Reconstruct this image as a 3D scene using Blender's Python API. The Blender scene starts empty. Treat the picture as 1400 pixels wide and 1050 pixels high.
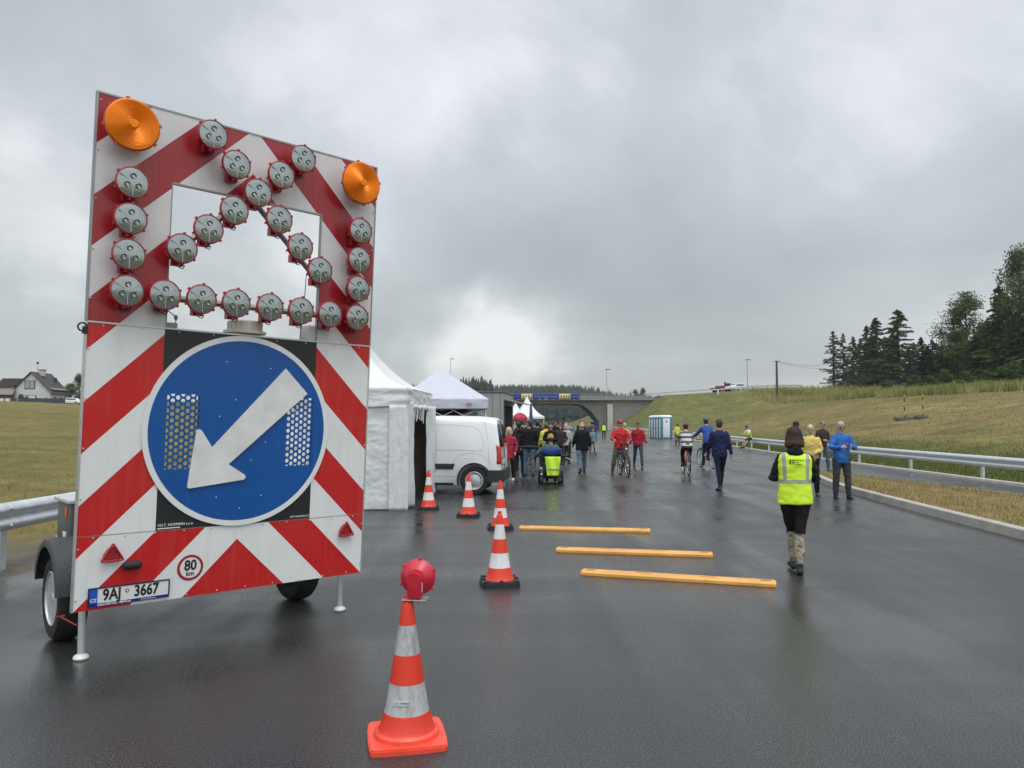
import bpy, bmesh, math, random
import numpy as np
from mathutils import Vector, Matrix, noise as mnoise
R=math.radians; PI=math.pi
rnd=random.Random(7)
scene=bpy.context.scene
col=scene.collection
# ------------------------------------------------------------------ camera, sky, sun, exposure
cam=bpy.data.cameras.new('camera'); camo=bpy.data.objects.new('camera',cam); col.objects.link(camo)
cam.sensor_width=36; cam.lens=1030/1400*36; cam.clip_end=6000; cam.clip_start=.05
camo.location=(0,0,1.65); camo.rotation_euler=(R(90)+math.atan(52/1030),0,0)
scene.camera=camo
scene.view_settings.view_transform='Standard'; scene.view_settings.look='None'
scene.view_settings.exposure=0.18; scene.view_settings.gamma=1
scene.render.engine='CYCLES'

def nn(nt,t,**k):
    n=nt.nodes.new(t)
    for a,b in k.items():
        if a.startswith('i_'):
            key=a[2:].replace('_',' ')
            n.inputs[int(key) if key.isdigit() else key].default_value=b
        else: setattr(n,a,b)
    return n
def mth(nt,op,a,b=None,c=None,clamp=False):
    n=nt.nodes.new('ShaderNodeMath'); n.operation=op; n.use_clamp=clamp
    for i,v in enumerate((a,b,c)):
        if v is None: continue
        if isinstance(v,(int,float)): n.inputs[i].default_value=v
        else: nt.links.new(v,n.inputs[i])
    return n.outputs[0]
def mixc(nt,f,a,b,bt='MIX'):
    n=nt.nodes.new('ShaderNodeMix'); n.data_type='RGBA'; n.blend_type=bt
    for i,v in ((0,f),(6,a),(7,b)):
        if isinstance(v,(int,float)): n.inputs[i].default_value=v
        elif isinstance(v,tuple): n.inputs[i].default_value=(*v,1) if len(v)==3 else v
        else: nt.links.new(v,n.inputs[i])
    return n.outputs[2]
def ramp(nt,f,stops,interp='LINEAR'):
    n=nt.nodes.new('ShaderNodeValToRGB'); cr=n.color_ramp; cr.interpolation=interp
    while len(cr.elements)<len(stops): cr.elements.new(.5)
    for e,(p,c) in zip(cr.elements,stops):
        e.position=p; e.color=(*c,1) if isinstance(c,tuple) else (c,c,c,1)
    nt.links.new(f,n.inputs[0]); return n.outputs[0]
def noise_n(nt,vec,scale,detail=4,rough=.5,dist=0):
    n=nn(nt,'ShaderNodeTexNoise',i_Scale=scale,i_Detail=detail,i_Roughness=rough,i_Distortion=dist)
    if vec is not None: nt.links.new(vec,n.inputs['Vector'])
    return n.outputs[0]
def vmath(nt,op,a,b=None):
    n=nt.nodes.new('ShaderNodeVectorMath'); n.operation=op
    for i,v in enumerate((a,b)):
        if v is None: continue
        if isinstance(v,tuple): n.inputs[i].default_value=v
        else: nt.links.new(v,n.inputs[i])
    return n

SUN_EL,SUN_AZ=R(66),R(35)
world=bpy.data.worlds.new('World'); scene.world=world; world.use_nodes=True
nt=world.node_tree; nt.nodes.clear()
out=nn(nt,'ShaderNodeOutputWorld'); bg=nn(nt,'ShaderNodeBackground'); nt.links.new(bg.outputs[0],out.inputs[0])
tc=nn(nt,'ShaderNodeTexCoord'); d=vmath(nt,'NORMALIZE',tc.outputs['Generated']).outputs[0]
sx=nn(nt,'ShaderNodeSeparateXYZ'); nt.links.new(d,sx.inputs[0])
zz=mth(nt,'ADD',mth(nt,'MAXIMUM',sx.outputs[2],0.0),.22)
cb=nn(nt,'ShaderNodeCombineXYZ'); nt.links.new(mth(nt,'DIVIDE',sx.outputs[0],zz),cb.inputs[0]); nt.links.new(mth(nt,'DIVIDE',sx.outputs[1],zz),cb.inputs[1])
n1=noise_n(nt,cb.outputs[0],.85,7,.56,.6); n2=noise_n(nt,d,2.6,7,.6,.3)
v=mth(nt,'ADD',mth(nt,'MULTIPLY',n1,.75),mth(nt,'MULTIPLY',n2,.55)); v=mth(nt,'SUBTRACT',v,.14)
def blob(c,sz,amp):
    global v
    cv=Vector(c).normalized()
    w=vmath(nt,'SUBTRACT',d,tuple(cv)).outputs[0]
    nz=nn(nt,'ShaderNodeTexNoise',i_Scale=7,i_Detail=5); nt.links.new(d,nz.inputs['Vector'])
    off=vmath(nt,'SUBTRACT',nz.outputs[1],(.5,.5,.5)); sc=vmath(nt,'SCALE',off.outputs[0]); sc.inputs[3].default_value=.16
    w=vmath(nt,'ADD',w,sc.outputs[0]).outputs[0]
    w=vmath(nt,'DIVIDE',w,(sz[0],sz[0],sz[1])).outputs[0]
    L=vmath(nt,'LENGTH',w).outputs['Value']
    f=mth(nt,'SUBTRACT',1.0,L,clamp=True); f=mth(nt,'SMOOTH_MIN',mth(nt,'MULTIPLY',mth(nt,'POWER',f,1.3),amp*1.6),amp,.1) if amp>0 else mth(nt,'MULTIPLY',f,amp)
    v=mth(nt,'ADD',v,f)
blob((-.02,1,.105),(.17,.085),.54)
blob((-.13,1,.50),(.34,.18),.22)
blob((.62,1,.52),(.34,.2),.22)
blob((-.66,1,.30),(.18,.18),.26)
blob((-.30,1,.22),(.22,.16),.10)
blob((.15,1,.15),(.42,.16),-.24)
blob((-.18,1,.11),(.2,.09),-.12)
blob((.5,1,.35),(.3,.25),.05)
cc=ramp(nt,v,[(.22,(.315,.333,.340)),(.42,(.385,.402,.410)),(.58,(.46,.478,.485)),(.82,(.72,.73,.73))])
zb=nn(nt,'ShaderNodeMapRange',interpolation_type='SMOOTHSTEP'); nt.links.new(sx.outputs[2],zb.inputs[0])
for i,x in ((1,.50),(2,.95),(3,1.0),(4,2.6)): zb.inputs[i].default_value=x
zc=nn(nt,'ShaderNodeMapRange',interpolation_type='SMOOTHSTEP'); nt.links.new(sx.outputs[2],zc.inputs[0])
for i,x in ((1,.10),(2,.42),(3,1.0),(4,1.10)): zc.inputs[i].default_value=x
tint=mixc(nt,mth(nt,'MULTIPLY',mth(nt,'SUBTRACT',zc.outputs[0],1.0),9.0),(1.0,1.012,.995),(.985,1.0,1.025)); cc=mixc(nt,1.0,cc,tint,'MULTIPLY')
cs=vmath(nt,'SCALE',cc); nt.links.new(mth(nt,'MULTIPLY',zb.outputs[0],zc.outputs[0]),cs.inputs[3])
sky=nn(nt,'ShaderNodeTexSky',sky_type='NISHITA',sun_disc=False,sun_elevation=SUN_EL,sun_rotation=SUN_AZ)
sk=vmath(nt,'SCALE',sky.outputs[0]); sk.inputs[3].default_value=.012
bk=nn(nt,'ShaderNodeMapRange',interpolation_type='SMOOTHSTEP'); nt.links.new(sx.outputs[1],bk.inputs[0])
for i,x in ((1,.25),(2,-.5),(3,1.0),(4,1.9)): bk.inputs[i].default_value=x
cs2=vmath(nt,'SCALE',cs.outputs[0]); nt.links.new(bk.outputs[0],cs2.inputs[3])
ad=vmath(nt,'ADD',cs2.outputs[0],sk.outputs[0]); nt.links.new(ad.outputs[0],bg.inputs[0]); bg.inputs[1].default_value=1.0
sl=bpy.data.lights.new('sun','SUN'); sl.energy=.85; sl.angle=R(28); sl.color=(1,.97,.93)
so=bpy.data.objects.new('sun',sl); col.objects.link(so)
sd=Vector((math.sin(SUN_AZ)*math.cos(SUN_EL),math.cos(SUN_AZ)*math.cos(SUN_EL)*-1,math.sin(SUN_EL)))
so.rotation_euler=sd.to_track_quat('Z','Y').to_euler()

# ------------------------------------------------------------------ materials
def srgb(r,g,b): 
    f=lambda c:(c/255/12.92 if c<=10 else ((c/255+.055)/1.055)**2.4)
    return (f(r),f(g),f(b))
MATS={}
def M(name,c=(.5,.5,.5),rough=.6,metal=0,var=.12,scale=4,bump=0,bscale=40,coat=0,emit=0,spec=.5,stretch=None,trans=0):
    if name in MATS: return MATS[name]
    m=bpy.data.materials.new(name); m.use_nodes=True; nt=m.node_tree; b=nt.nodes['Principled BSDF']
    tc=nn(nt,'ShaderNodeTexCoord'); vec=tc.outputs['Object']
    if stretch:
        vec=vmath(nt,'MULTIPLY',vec,stretch).outputs[0]
    b.inputs['Metallic'].default_value=metal; b.inputs['Specular IOR Level'].default_value=spec
    b.inputs['Coat Weight'].default_value=coat
    if var:
        n=noise_n(nt,vec,scale,5,.6); f=ramp(nt,n,[(.3,0.0),(.7,1.0)])
        cc=mixc(nt,f,tuple(max(0,x*(1-var)) for x in c),tuple(min(1,x*(1+var)) for x in c))
        nt.links.new(cc,b.inputs['Base Color'])
        rr=nn(nt,'ShaderNodeMapRange'); nt.links.new(n,rr.inputs[0]); rr.inputs[3].default_value=max(.02,rough-.12*min(1,rough*2)); rr.inputs[4].default_value=min(1,rough+.12); nt.links.new(rr.outputs[0],b.inputs['Roughness'])
    else:
        b.inputs['Base Color'].default_value=(*c,1); b.inputs['Roughness'].default_value=rough
    if bump:
        nb=noise_n(nt,vec,bscale,5,.6); bp=nn(nt,'ShaderNodeBump',i_Strength=min(1,bump),i_Distance=.02); nt.links.new(nb,bp.inputs['Height']); nt.links.new(bp.outputs[0],b.inputs['Normal'])
    if emit: b.inputs['Emission Color'].default_value=(*c,1); b.inputs['Emission Strength'].default_value=emit
    if trans: b.inputs['Transmission Weight'].default_value=trans
    MATS[name]=m; return m
def cloth(name,c,var=.15,bump=.5): return M('cloth_'+name,c,.85,0,var,6,bump,22,spec=.2)

# ------------------------------------------------------------------ mesh builder
class MB:
    def __init__(s): s.v=[]; s.f=[]; s.m=[]; s.mi=0; s.T=None
    def add(s,vs,fs):
        o=len(s.v)
        if s.T is not None: vs=[s.T@Vector(p) for p in vs]
        s.v+= [tuple(p) for p in vs]; s.f+=[tuple(i+o for i in f) for f in fs]; s.m+=[s.mi]*len(fs); return s
    def box(s,c,sz,rot=None):
        x,y,z=[k/2 for k in sz]; vs=[Vector((a*x,b*y,e*z)) for a in(-1,1) for b in(-1,1) for e in(-1,1)]
        if rot is not None: vs=[rot@p for p in vs]
        vs=[p+Vector(c) for p in vs]
        return s.add(vs,[(0,1,3,2),(4,6,7,5),(0,4,5,1),(2,3,7,6),(0,2,6,4),(1,5,7,3)])
    def bbox(s,c,sz,b=.01,rot=None):   # chamfered box
        x,y,z=[k/2 for k in sz]; b=min(b,x*.9,y*.9,z*.9); bm=bmesh.new()
        bmesh.ops.create_cube(bm,size=1); bmesh.ops.scale(bm,vec=(2*x,2*y,2*z),verts=bm.verts)
        bmesh.ops.bevel(bm,geom=bm.edges[:],offset=b,segments=2,affect='EDGES',profile=.5)
        vs=[v.co.copy() for v in bm.verts]; bm.verts.index_update(); fs=[[v.index for v in f.verts] for f in bm.faces]; bm.free()
        if rot is not None: vs=[rot@p for p in vs]
        return s.add([p+Vector(c) for p in vs],fs)
    def tube(s,pts,rad,n=10,cap=True,sq=None,closed=False):
        pts=[Vector(p) for p in pts]; k=len(pts)
        if isinstance(rad,(int,float)): rad=[rad]*k
        vs=[];up=None
        for i,p in enumerate(pts):
            if closed: t=pts[(i+1)%k]-pts[i-1]
            else: t=pts[min(i+1,k-1)]-pts[max(i-1,0)]
            t.normalize()
            if up is None:
                up=Vector((0,0,1)) if abs(t.z)<.9 else Vector((0,1,0))
            a=t.cross(up); 
            if a.length<1e-5: a=t.cross(Vector((1,0,0)))
            a.normalize(); b=a.cross(t).normalized(); up=b
            r=rad[i]; ra,rb=(r if isinstance(r,tuple) else (r,r))
            for j in range(n):
                q=2*PI*j/n; vs.append(p+a*math.cos(q)*ra+b*math.sin(q)*rb)
        fs=[]
        for i in range(k if closed else k-1):
            i2=(i+1)%k
            for j in range(n): fs.append((i*n+j,i2*n+j,i2*n+(j+1)%n,i*n+(j+1)%n))
        if cap and not closed:
            fs.append(tuple(range(n))); fs.append(tuple((k-1)*n+j for j in reversed(range(n))))
        return s.add(vs,fs)
    def cyl(s,a,b,r0,r1=None,n=16): return s.tube([a,b],[r0,r0 if r1 is None else r1],n)
    def capsule(s,pts,rad,n=12):   # tube with rounded ends
        pts=[Vector(p) for p in pts]
        def w(r): return r if isinstance(r,tuple) else (r,r)
        rad=[w(r) for r in rad]
        t0=(pts[0]-pts[1]).normalized(); t1=(pts[-1]-pts[-2]).normalized()
        P=[];Q=[]
        r=rad[0]; m0=min(r)
        for k in (.98,.8,.45): P.append(pts[0]+t0*m0*k); Q.append(tuple(x*math.sqrt(1-k*k) for x in r))
        P+=pts;Q+=rad; r=rad[-1]; m1=min(r)
        for k in (.45,.8,.98): P.append(pts[-1]+t1*m1*k); Q.append(tuple(x*math.sqrt(1-k*k) for x in r))
        return s.tube(P,Q,n)
    def ell(s,c,r,n=14,m=9,rot=None):
        vs=[];fs=[]
        for i in range(m+1):
            a=PI*i/m
            for j in range(n):
                q=2*PI*j/n; p=Vector((r[0]*math.sin(a)*math.cos(q),r[1]*math.sin(a)*math.sin(q),r[2]*math.cos(a)))
                if i in(0,m) : p=Vector((r[0]*.01*math.cos(q),r[1]*.01*math.sin(q),p.z))
                if rot is not None: p=rot@p
                vs.append(p+Vector(c))
        for i in range(m):
            for j in range(n): fs.append((i*n+j,(i+1)*n+j,(i+1)*n+(j+1)%n,i*n+(j+1)%n))
        fs.append(tuple(reversed(range(n)))); fs.append(tuple(m*n+j for j in range(n)))
        return s.add(vs,fs)
    def lathe(s,prof,c=(0,0,0),n=32,rot=None,closed=False):
        vs=[];k=len(prof)
        for (r,z) in prof:
            for j in range(n):
                q=2*PI*j/n; p=Vector((r*math.cos(q),r*math.sin(q),z))
                if rot is not None: p=rot@p
                vs.append(p+Vector(c))
        fs=[(i*n+j,i*n+(j+1)%n,((i+1)%k)*n+(j+1)%n,((i+1)%k)*n+j) for i in range(k if closed else k-1) for j in range(n)]
        if not closed:
            if prof[0][0]>1e-4: fs.append(tuple(reversed(range(n))))
            if prof[-1][0]>1e-4: fs.append(tuple((k-1)*n+j for j in range(n)))
        return s.add(vs,fs)
    def prism(s,poly,z0,z1,fn=None):   # poly in xy, extruded z
        n=len(poly); vs=[Vector((x,y,z0)) for x,y in poly]+[Vector((x,y,z1)) for x,y in poly]
        if fn: vs=[Vector(fn(p)) for p in vs]
        return s.add(vs,[tuple(reversed(range(n))),tuple(range(n,2*n))]+[(i,(i+1)%n,n+(i+1)%n,n+i) for i in range(n)])
    def grid(s,fn,nu,nv):
        vs=[fn(i/nu,j/nv) for j in range(nv+1) for i in range(nu+1)]; w=nu+1
        return s.add(vs,[(j*w+i,j*w+i+1,(j+1)*w+i+1,(j+1)*w+i) for j in range(nv) for i in range(nu)])
    def mesh(s,name,mats):
        me=bpy.data.meshes.new(name); me.from_pydata(s.v,[],s.f)
        for m in (mats if isinstance(mats,(list,tuple)) else [mats]): me.materials.append(m)
        me.polygons.foreach_set('material_index',s.m); me.update()
        return me
    def build(s,name,mats,parent=None,smooth=35,mw=None,fix=True):
        me=s.mesh(name,mats)
        if fix:
            bm=bmesh.new(); bm.from_mesh(me); bmesh.ops.recalc_face_normals(bm,faces=bm.faces); bm.to_mesh(me); bm.free()
        if smooth:
            me.shade_smooth()
            if smooth<180: me.set_sharp_from_angle(angle=R(smooth))
        o=bpy.data.objects.new(name,me); col.objects.link(o)
        if parent: o.parent=parent
        if mw is not None: o.matrix_local=mw
        return o
def tag(o,label=None,cat=None,group=None,kind=None):
    if label: o['label']=label
    if cat: o['category']=cat
    if group: o['group']=group
    if kind: o['kind']=kind
    return o
def thing(name,label,cat,loc=(0,0,0),rz=0,group=None):
    o=bpy.data.objects.new(name,None); col.objects.link(o); o.empty_display_size=.2
    o.location=loc; o.rotation_euler=(0,0,rz); return tag(o,label,cat,group)
def dup(o,parent=None,**k):
    c=o.copy(); col.objects.link(c); c.parent=parent
    for ch in list(o.children): dup(ch,c)
    return c
def solid(o,th,off=0):
    md=o.modifiers.new('th','SOLIDIFY'); md.thickness=th; md.offset=off; return o
def text(name,body,size,mw,mat,parent,ext=.001,align='CENTER',shear=0,sx=1,off=0):
    c=bpy.data.curves.new(name,'FONT'); c.body=body; c.size=size; c.extrude=ext; c.align_x=align; c.align_y='CENTER'; c.shear=shear; c.resolution_u=3; c.offset=off
    t=bpy.data.objects.new(name,c); BS.collection.objects.link(t)
    with bpy.context.temp_override(scene=BS,view_layer=BS.view_layers[0]):
        dg=bpy.context.evaluated_depsgraph_get(); me=bpy.data.meshes.new_from_object(t.evaluated_get(dg))
    bpy.data.objects.remove(t)
    me.transform(Matrix.Diagonal((sx,1,1,1))); me.materials.clear(); me.materials.append(mat)
    o=bpy.data.objects.new(name,me); col.objects.link(o); o.parent=parent; o.matrix_local=mw; return o
BS=bpy.data.scenes.new('bake_bench')
def bake(mb,name,mats,parent,vox,smooth=3,folds=0,fsc=5,seed=0,fz=1):
    me=mb.mesh(name,mats); o=bpy.data.objects.new(name,me); BS.collection.objects.link(o)
    md=o.modifiers.new('r','REMESH'); md.mode='VOXEL'; md.voxel_size=vox; md.use_smooth_shade=True
    if smooth: sm=o.modifiers.new('s','SMOOTH'); sm.factor=.5; sm.iterations=smooth
    with bpy.context.temp_override(scene=BS,view_layer=BS.view_layers[0]):
        dg=bpy.context.evaluated_depsgraph_get(); m2=bpy.data.meshes.new_from_object(o.evaluated_get(dg))
    o.modifiers.clear(); BS.collection.objects.unlink(o); col.objects.link(o)
    if folds:
        m2.update()
        for v in m2.vertices:
            p=v.co; q=Vector((p.x*fsc+seed,p.y*fsc,p.z*fsc*fz)); w=mnoise.noise(q)+.5*mnoise.noise(q*2.3)
            v.co=p+v.normal*(folds*(abs(w)*2-.55))
    m2.materials.clear()
    for m in (mats if isinstance(mats,(list,tuple)) else [mats]): m2.materials.append(m)
    m2.shade_smooth(); o.data=m2; bpy.data.meshes.remove(me); m2.name=name; o.parent=parent
    return o
def interp(pts,x):
    xs=[p[0] for p in pts]; ys=[p[1] for p in pts]; return np.interp(x,xs,ys)
def sstep(a,b,x): t=np.clip((x-a)/(b-a),0,1); return t*t*(3-2*t)

# ------------------------------------------------------------------ terrain
XRp=[(-60,12.4),(5,12.8),(19,13.0),(29,13.3),(40,13.8),(50,14.6),(60,15.5),(80,17.2),(110,19.0),(150,20.0),(400,22),(900,22)]
XLp=[(-60,-5.35),(30,-5.35),(60,-4.9),(100,-1.5),(160,3.5),(400,8),(900,8)]
def XR(y): return interp(XRp,y)
def XL(y): return interp(XLp,y)
def bumps(x,y):
    return .10*np.sin(x*.31+1.3*np.sin(y*.17))*np.sin(y*.23+.7)+.05*np.sin(x*.9+y*.37)*np.sin(y*.8-x*.2)
def H(x,y):
    x=np.asarray(x,float); y=np.asarray(y,float)
    dr=x-XR(y); dl=XL(y)-x
    # right hillside
    t=dr-4
    h=np.where(dr>0,-.05-.40*sstep(.8,3.2,dr)+.40*sstep(3.2,6,dr),0.0)
    h+=.17*np.clip(t,0,27)*1.0+np.clip(dr-31,0,None)*0
    crest=np.clip((y-65)*.010,-.2,1.2)*sstep(12,31,dr)
    h+=crest+.095*np.clip(dr-31,0,45)*(1+np.clip((y-110)*.006,-.3,.7))
    hr=h+bumps(x,y)*sstep(4,10,dr)
    # overpass embankment
    top=7.0+np.clip((x-30)*.07,-.2,1.7)
    e=sstep(112,156,y)*(1-sstep(176,215,y))
    side=np.clip((x-XR(y)-.8)/10.5,0,1)
    emb=top*np.minimum(e,side)*(dr>0)+bumps(x,y)*.7*sstep(3,8,dr)
    far=np.where(y>205,np.clip(dr*.42,0,5.2),0)*sstep(205,235,y)*(1-sstep(300,420,y))
    hr=np.maximum(np.maximum(hr*(1-sstep(170,260,y)*.5),emb),far*1.0)
    flat=(np.abs(y-164)<9)&(side>=1)
    hr=np.where(flat,np.minimum(np.maximum(hr,top-.12),top-.03),hr)
    # left field
    hl=.056*np.clip(dl-2.2,0,108)+bumps(x*.6,y*.6)*.8*sstep(3,14,dl)
    embl=7.0*np.minimum(e,np.clip((dl-22)/11,0,1))
    embl=embl*(1-sstep(38,60,-x)); hl=np.maximum(hl-.03,embl)
    h=np.where(dr>0,hr,np.where(dl>0,hl,-.04))
    # far hill
    fh=22*sstep(480,760,y)*(1-.75*sstep(60,260,x))*np.ones_like(x)
    fhl=.0
    h=h*(1-sstep(420,520,y))+fh*sstep(420,520,y)
    return h
def axis(segs):
    o=[]
    for a,b,st in segs: o+=list(np.arange(a,b,st))
    o.append(segs[-1][1]); return np.array(o)
xs=axis([(-2500,-400,150),(-400,-140,13),(-140,-30,3.2),(-30,-4,.8),(-4,12,1.2),(12,34,.55),(34,80,1.3),(80,140,3),(140,400,13),(400,2500,150)])
ys=axis([(-80,-10,6),(-10,60,.9),(60,110,1.3),(110,240,1.6),(240,420,8),(420,900,14),(900,4000,155)])
X,Y=np.meshgrid(xs,ys); Z=H(X,Y)
def np_mesh(name,V,F,mats,smooth=True,colors=None,cname='tint'):
    me=bpy.data.meshes.new(name); k=F.shape[1]
    me.vertices.add(len(V)); me.vertices.foreach_set('co',V.astype(np.float32).ravel())
    me.loops.add(F.size); me.loops.foreach_set('vertex_index',F.astype(np.int32).ravel())
    me.polygons.add(len(F)); me.polygons.foreach_set('loop_start',np.arange(0,F.size,k,dtype=np.int32)); me.polygons.foreach_set('loop_total',np.full(len(F),k,dtype=np.int32))
    me.update(calc_edges=True)
    if colors is not None:
        ca=me.color_attributes.new(cname,'FLOAT_COLOR','POINT'); C=np.ones((len(V),4),np.float32); C[:,:3]=colors; ca.data.foreach_set('color',C.ravel())
    for m in (mats if isinstance(mats,list) else [mats]): me.materials.append(m)
    if smooth: me.shade_smooth()
    o=bpy.data.objects.new(name,me); col.objects.link(o); return o
def zone(x,y):
    """per-point ground cover colour: real species / mowing zones"""
    dr=x-XR(y); dl=XL(y)-x
    c=np.zeros(x.shape+(3,)); 
    olive=np.array([.135,.122,.042]); green=np.array([.062,.085,.022]); brown=np.array([.195,.145,.065]); straw=np.array([.25,.20,.085]); gravel=np.array([.10,.088,.075]); dark=np.array([.04,.05,.03])
    w=np.sin(x*.11+np.sin(y*.05)*2)*np.sin(y*.07+1)+.5*np.sin(y*.21+x*.13)+.5*np.sin(dr*.55+np.sin(y*.09)*1.5)
    mixf=lambda a,b,t:a*(1-t[...,None])+b*t[...,None]
    R_=mixf(np.broadcast_to(olive,c.shape),np.broadcast_to(brown,c.shape),np.clip(.35+.45*w,0,.75))
    lush=sstep(.8,2.0,dr)*(1-sstep(5.0,9.5,dr))*(1-sstep(45,70,y)*.7)
    R_=mixf(R_,np.broadcast_to(green,c.shape),lush)
    R_=mixf(R_,np.broadcast_to(green*1.15,c.shape),sstep(92,130,y)*.65*(1-sstep(34,60,x))+0*x)
    R_=mixf(R_,np.broadcast_to(straw,c.shape),sstep(17,21,dr)*(1-sstep(23,26,dr))*sstep(-.2,.6,np.sin(x*.2+y*.1))*.6*(1-sstep(70,95,y)))
    R_=mixf(R_,np.broadcast_to(straw*.9,c.shape),sstep(30.5,32.5,dr))
    L_=mixf(np.broadcast_to(np.array([.128,.118,.036]),c.shape),np.broadcast_to(np.array([.165,.135,.05]),c.shape),np.clip(.3+.4*w,0,1))
    L_=mixf(L_,np.broadcast_to(gravel,c.shape),1-sstep(1.0,1.7,dl+.25*np.sin(y*1.7)+.15*np.sin(y*4.1)))
    c=np.where((dr>0)[...,None],R_,L_)
    c=np.where((y>430)[...,None],dark,c)
    return c
def ground_mat():
    m=bpy.data.materials.new('meadow_ground'); m.use_nodes=True; nt=m.node_tree; b=nt.nodes['Principled BSDF']
    at=nn(nt,'ShaderNodeVertexColor',layer_name='tint'); g=nn(nt,'ShaderNodeNewGeometry'); p=g.outputs['Position']
    a=noise_n(nt,p,.35,6,.6); b2=noise_n(nt,vmath(nt,'MULTIPLY',p,(1,.35,1)).outputs[0],1.6,6,.65); c3=noise_n(nt,p,9,4,.7)
    f=mth(nt,'ADD',mth(nt,'ADD',mth(nt,'MULTIPLY',a,.9),mth(nt,'MULTIPLY',b2,1.0)),mth(nt,'MULTIPLY',c3,.7))
    k=nn(nt,'ShaderNodeMapRange'); nt.links.new(f,k.inputs[0])
    for i,x in ((1,.9),(2,1.7),(3,.5),(4,1.75)): k.inputs[i].default_value=x
    s=vmath(nt,'SCALE',at.outputs[0]); nt.links.new(k.outputs[0],s.inputs[3])
    cc=mixc(nt,ramp(nt,noise_n(nt,p,.9,5,.6),[(.45,0.0),(.65,.45)]),s.outputs[0],(.20,.135,.06))
    cc=mixc(nt,ramp(nt,noise_n(nt,vmath(nt,'ADD',p,(31,7,0)).outputs[0],.5,5,.6),[(.5,0.0),(.66,.5)]),cc,(.06,.08,.02))
    nt.links.new(cc,b.inputs['Base Color']); b.inputs['Roughness'].default_value=.95; b.inputs['Specular IOR Level'].default_value=.15
    bp=nn(nt,'ShaderNodeBump',i_Strength=.8,i_Distance=.12); nt.links.new(f,bp.inputs['Height']); nt.links.new(bp.outputs[0],b.inputs['Normal'])
    return m
nx,ny=len(xs),len(ys)
V=np.stack([X,Y,Z],-1).reshape(-1,3); ii=np.arange(nx-1)[None]+np.arange(ny-1)[:,None]*nx; ii=ii.ravel()
F=np.stack([ii,ii+1,ii+nx+1,ii+nx],1)
g=np_mesh('ground',V,F,ground_mat(),True,zone(X,Y).reshape(-1,3)); tag(g,kind='structure')

# ------------------------------------------------------------------ asphalt
def asphalt_mat():
    m=bpy.data.materials.new('wet_asphalt'); m.use_nodes=True; nt=m.node_tree; b=nt.nodes['Principled BSDF']
    g=nn(nt,'ShaderNodeNewGeometry'); p=g.outputs['Position']
    big=noise_n(nt,p,.28,5,.55,.4); rot=nn(nt,'ShaderNodeMapping'); nt.links.new(p,rot.inputs[0]); rot.inputs['Rotation'].default_value=(0,0,R(9)); rot.inputs['Scale'].default_value=(1.6,.09,1)
    lane=noise_n(nt,rot.outputs[0],1.0,4,.5)
    r2=nn(nt,'ShaderNodeMapping'); nt.links.new(p,r2.inputs[0]); r2.inputs['Rotation'].default_value=(0,0,R(9)); r2.inputs['Scale'].default_value=(.12,1.3,1)
    cross=noise_n(nt,r2.outputs[0],1.0,4,.55)
    grain=noise_n(nt,p,105,3,.75); vor=nn(nt,'ShaderNodeTexVoronoi',i_Scale=80); nt.links.new(p,vor.inputs['Vector'])
    gc=ramp(nt,grain,[(.36,(.006,.0063,.0067)),(.48,(.015,.0155,.016)),(.58,(.055,.0555,.055)),(.68,(.19,.187,.18))])
    wet=mth(nt,'ADD',mth(nt,'ADD',mth(nt,'MULTIPLY',big,.45),mth(nt,'MULTIPLY',lane,.35)),mth(nt,'MULTIPLY',cross,.2))
    wf=ramp(nt,wet,[(.42,0.0),(.57,1.0)])
    c=mixc(nt,wf,gc,mixc(nt,.3,gc,(.045,.0465,.047)))
    c=mixc(nt,ramp(nt,noise_n(nt,p,1.1,3,.5),[(.62,0.0),(.72,.12)]),c,(.09,.075,.06))
    nt.links.new(c,b.inputs['Base Color'])
    rr=nn(nt,'ShaderNodeMapRange'); nt.links.new(wf,rr.inputs[0]); rr.inputs[3].default_value=.17; rr.inputs[4].default_value=.44
    nt.links.new(rr.outputs[0],b.inputs['Roughness']); b.inputs['IOR'].default_value=1.46
    h=mth(nt,'ADD',mth(nt,'MULTIPLY',grain,.6),mth(nt,'MULTIPLY',vor.outputs[0],.7))
    st=nn(nt,'ShaderNodeMapRange'); nt.links.new(wf,st.inputs[0]); st.inputs[3].default_value=.22; st.inputs[4].default_value=.5
    bp=nn(nt,'ShaderNodeBump',i_Distance=.0035); nt.links.new(h,bp.inputs['Height']); nt.links.new(st.outputs[0],bp.inputs['Strength']); nt.links.new(bp.outputs[0],b.inputs['Normal'])
    return m
ASPH=asphalt_mat()
yy=axis([(-40,60,2.),(60,240,4),(240,430,10)])
mb=MB(); 
mb.grid(lambda u,v:(float(XL(yy[round(v*(len(yy)-1))])+(XR(yy[round(v*(len(yy)-1))])-XL(yy[round(v*(len(yy)-1))]))*u),float(yy[round(v*(len(yy)-1))]),0.0),8,len(yy)-1)
tag(mb.build('road',ASPH,smooth=180),kind='structure')
CONC=M('concrete',(.36,.345,.31),.8,0,.18,3,.4,60)
CONCW=M('concrete_pale',(.50,.48,.44),.8,0,.15,3,.3,60)
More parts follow.
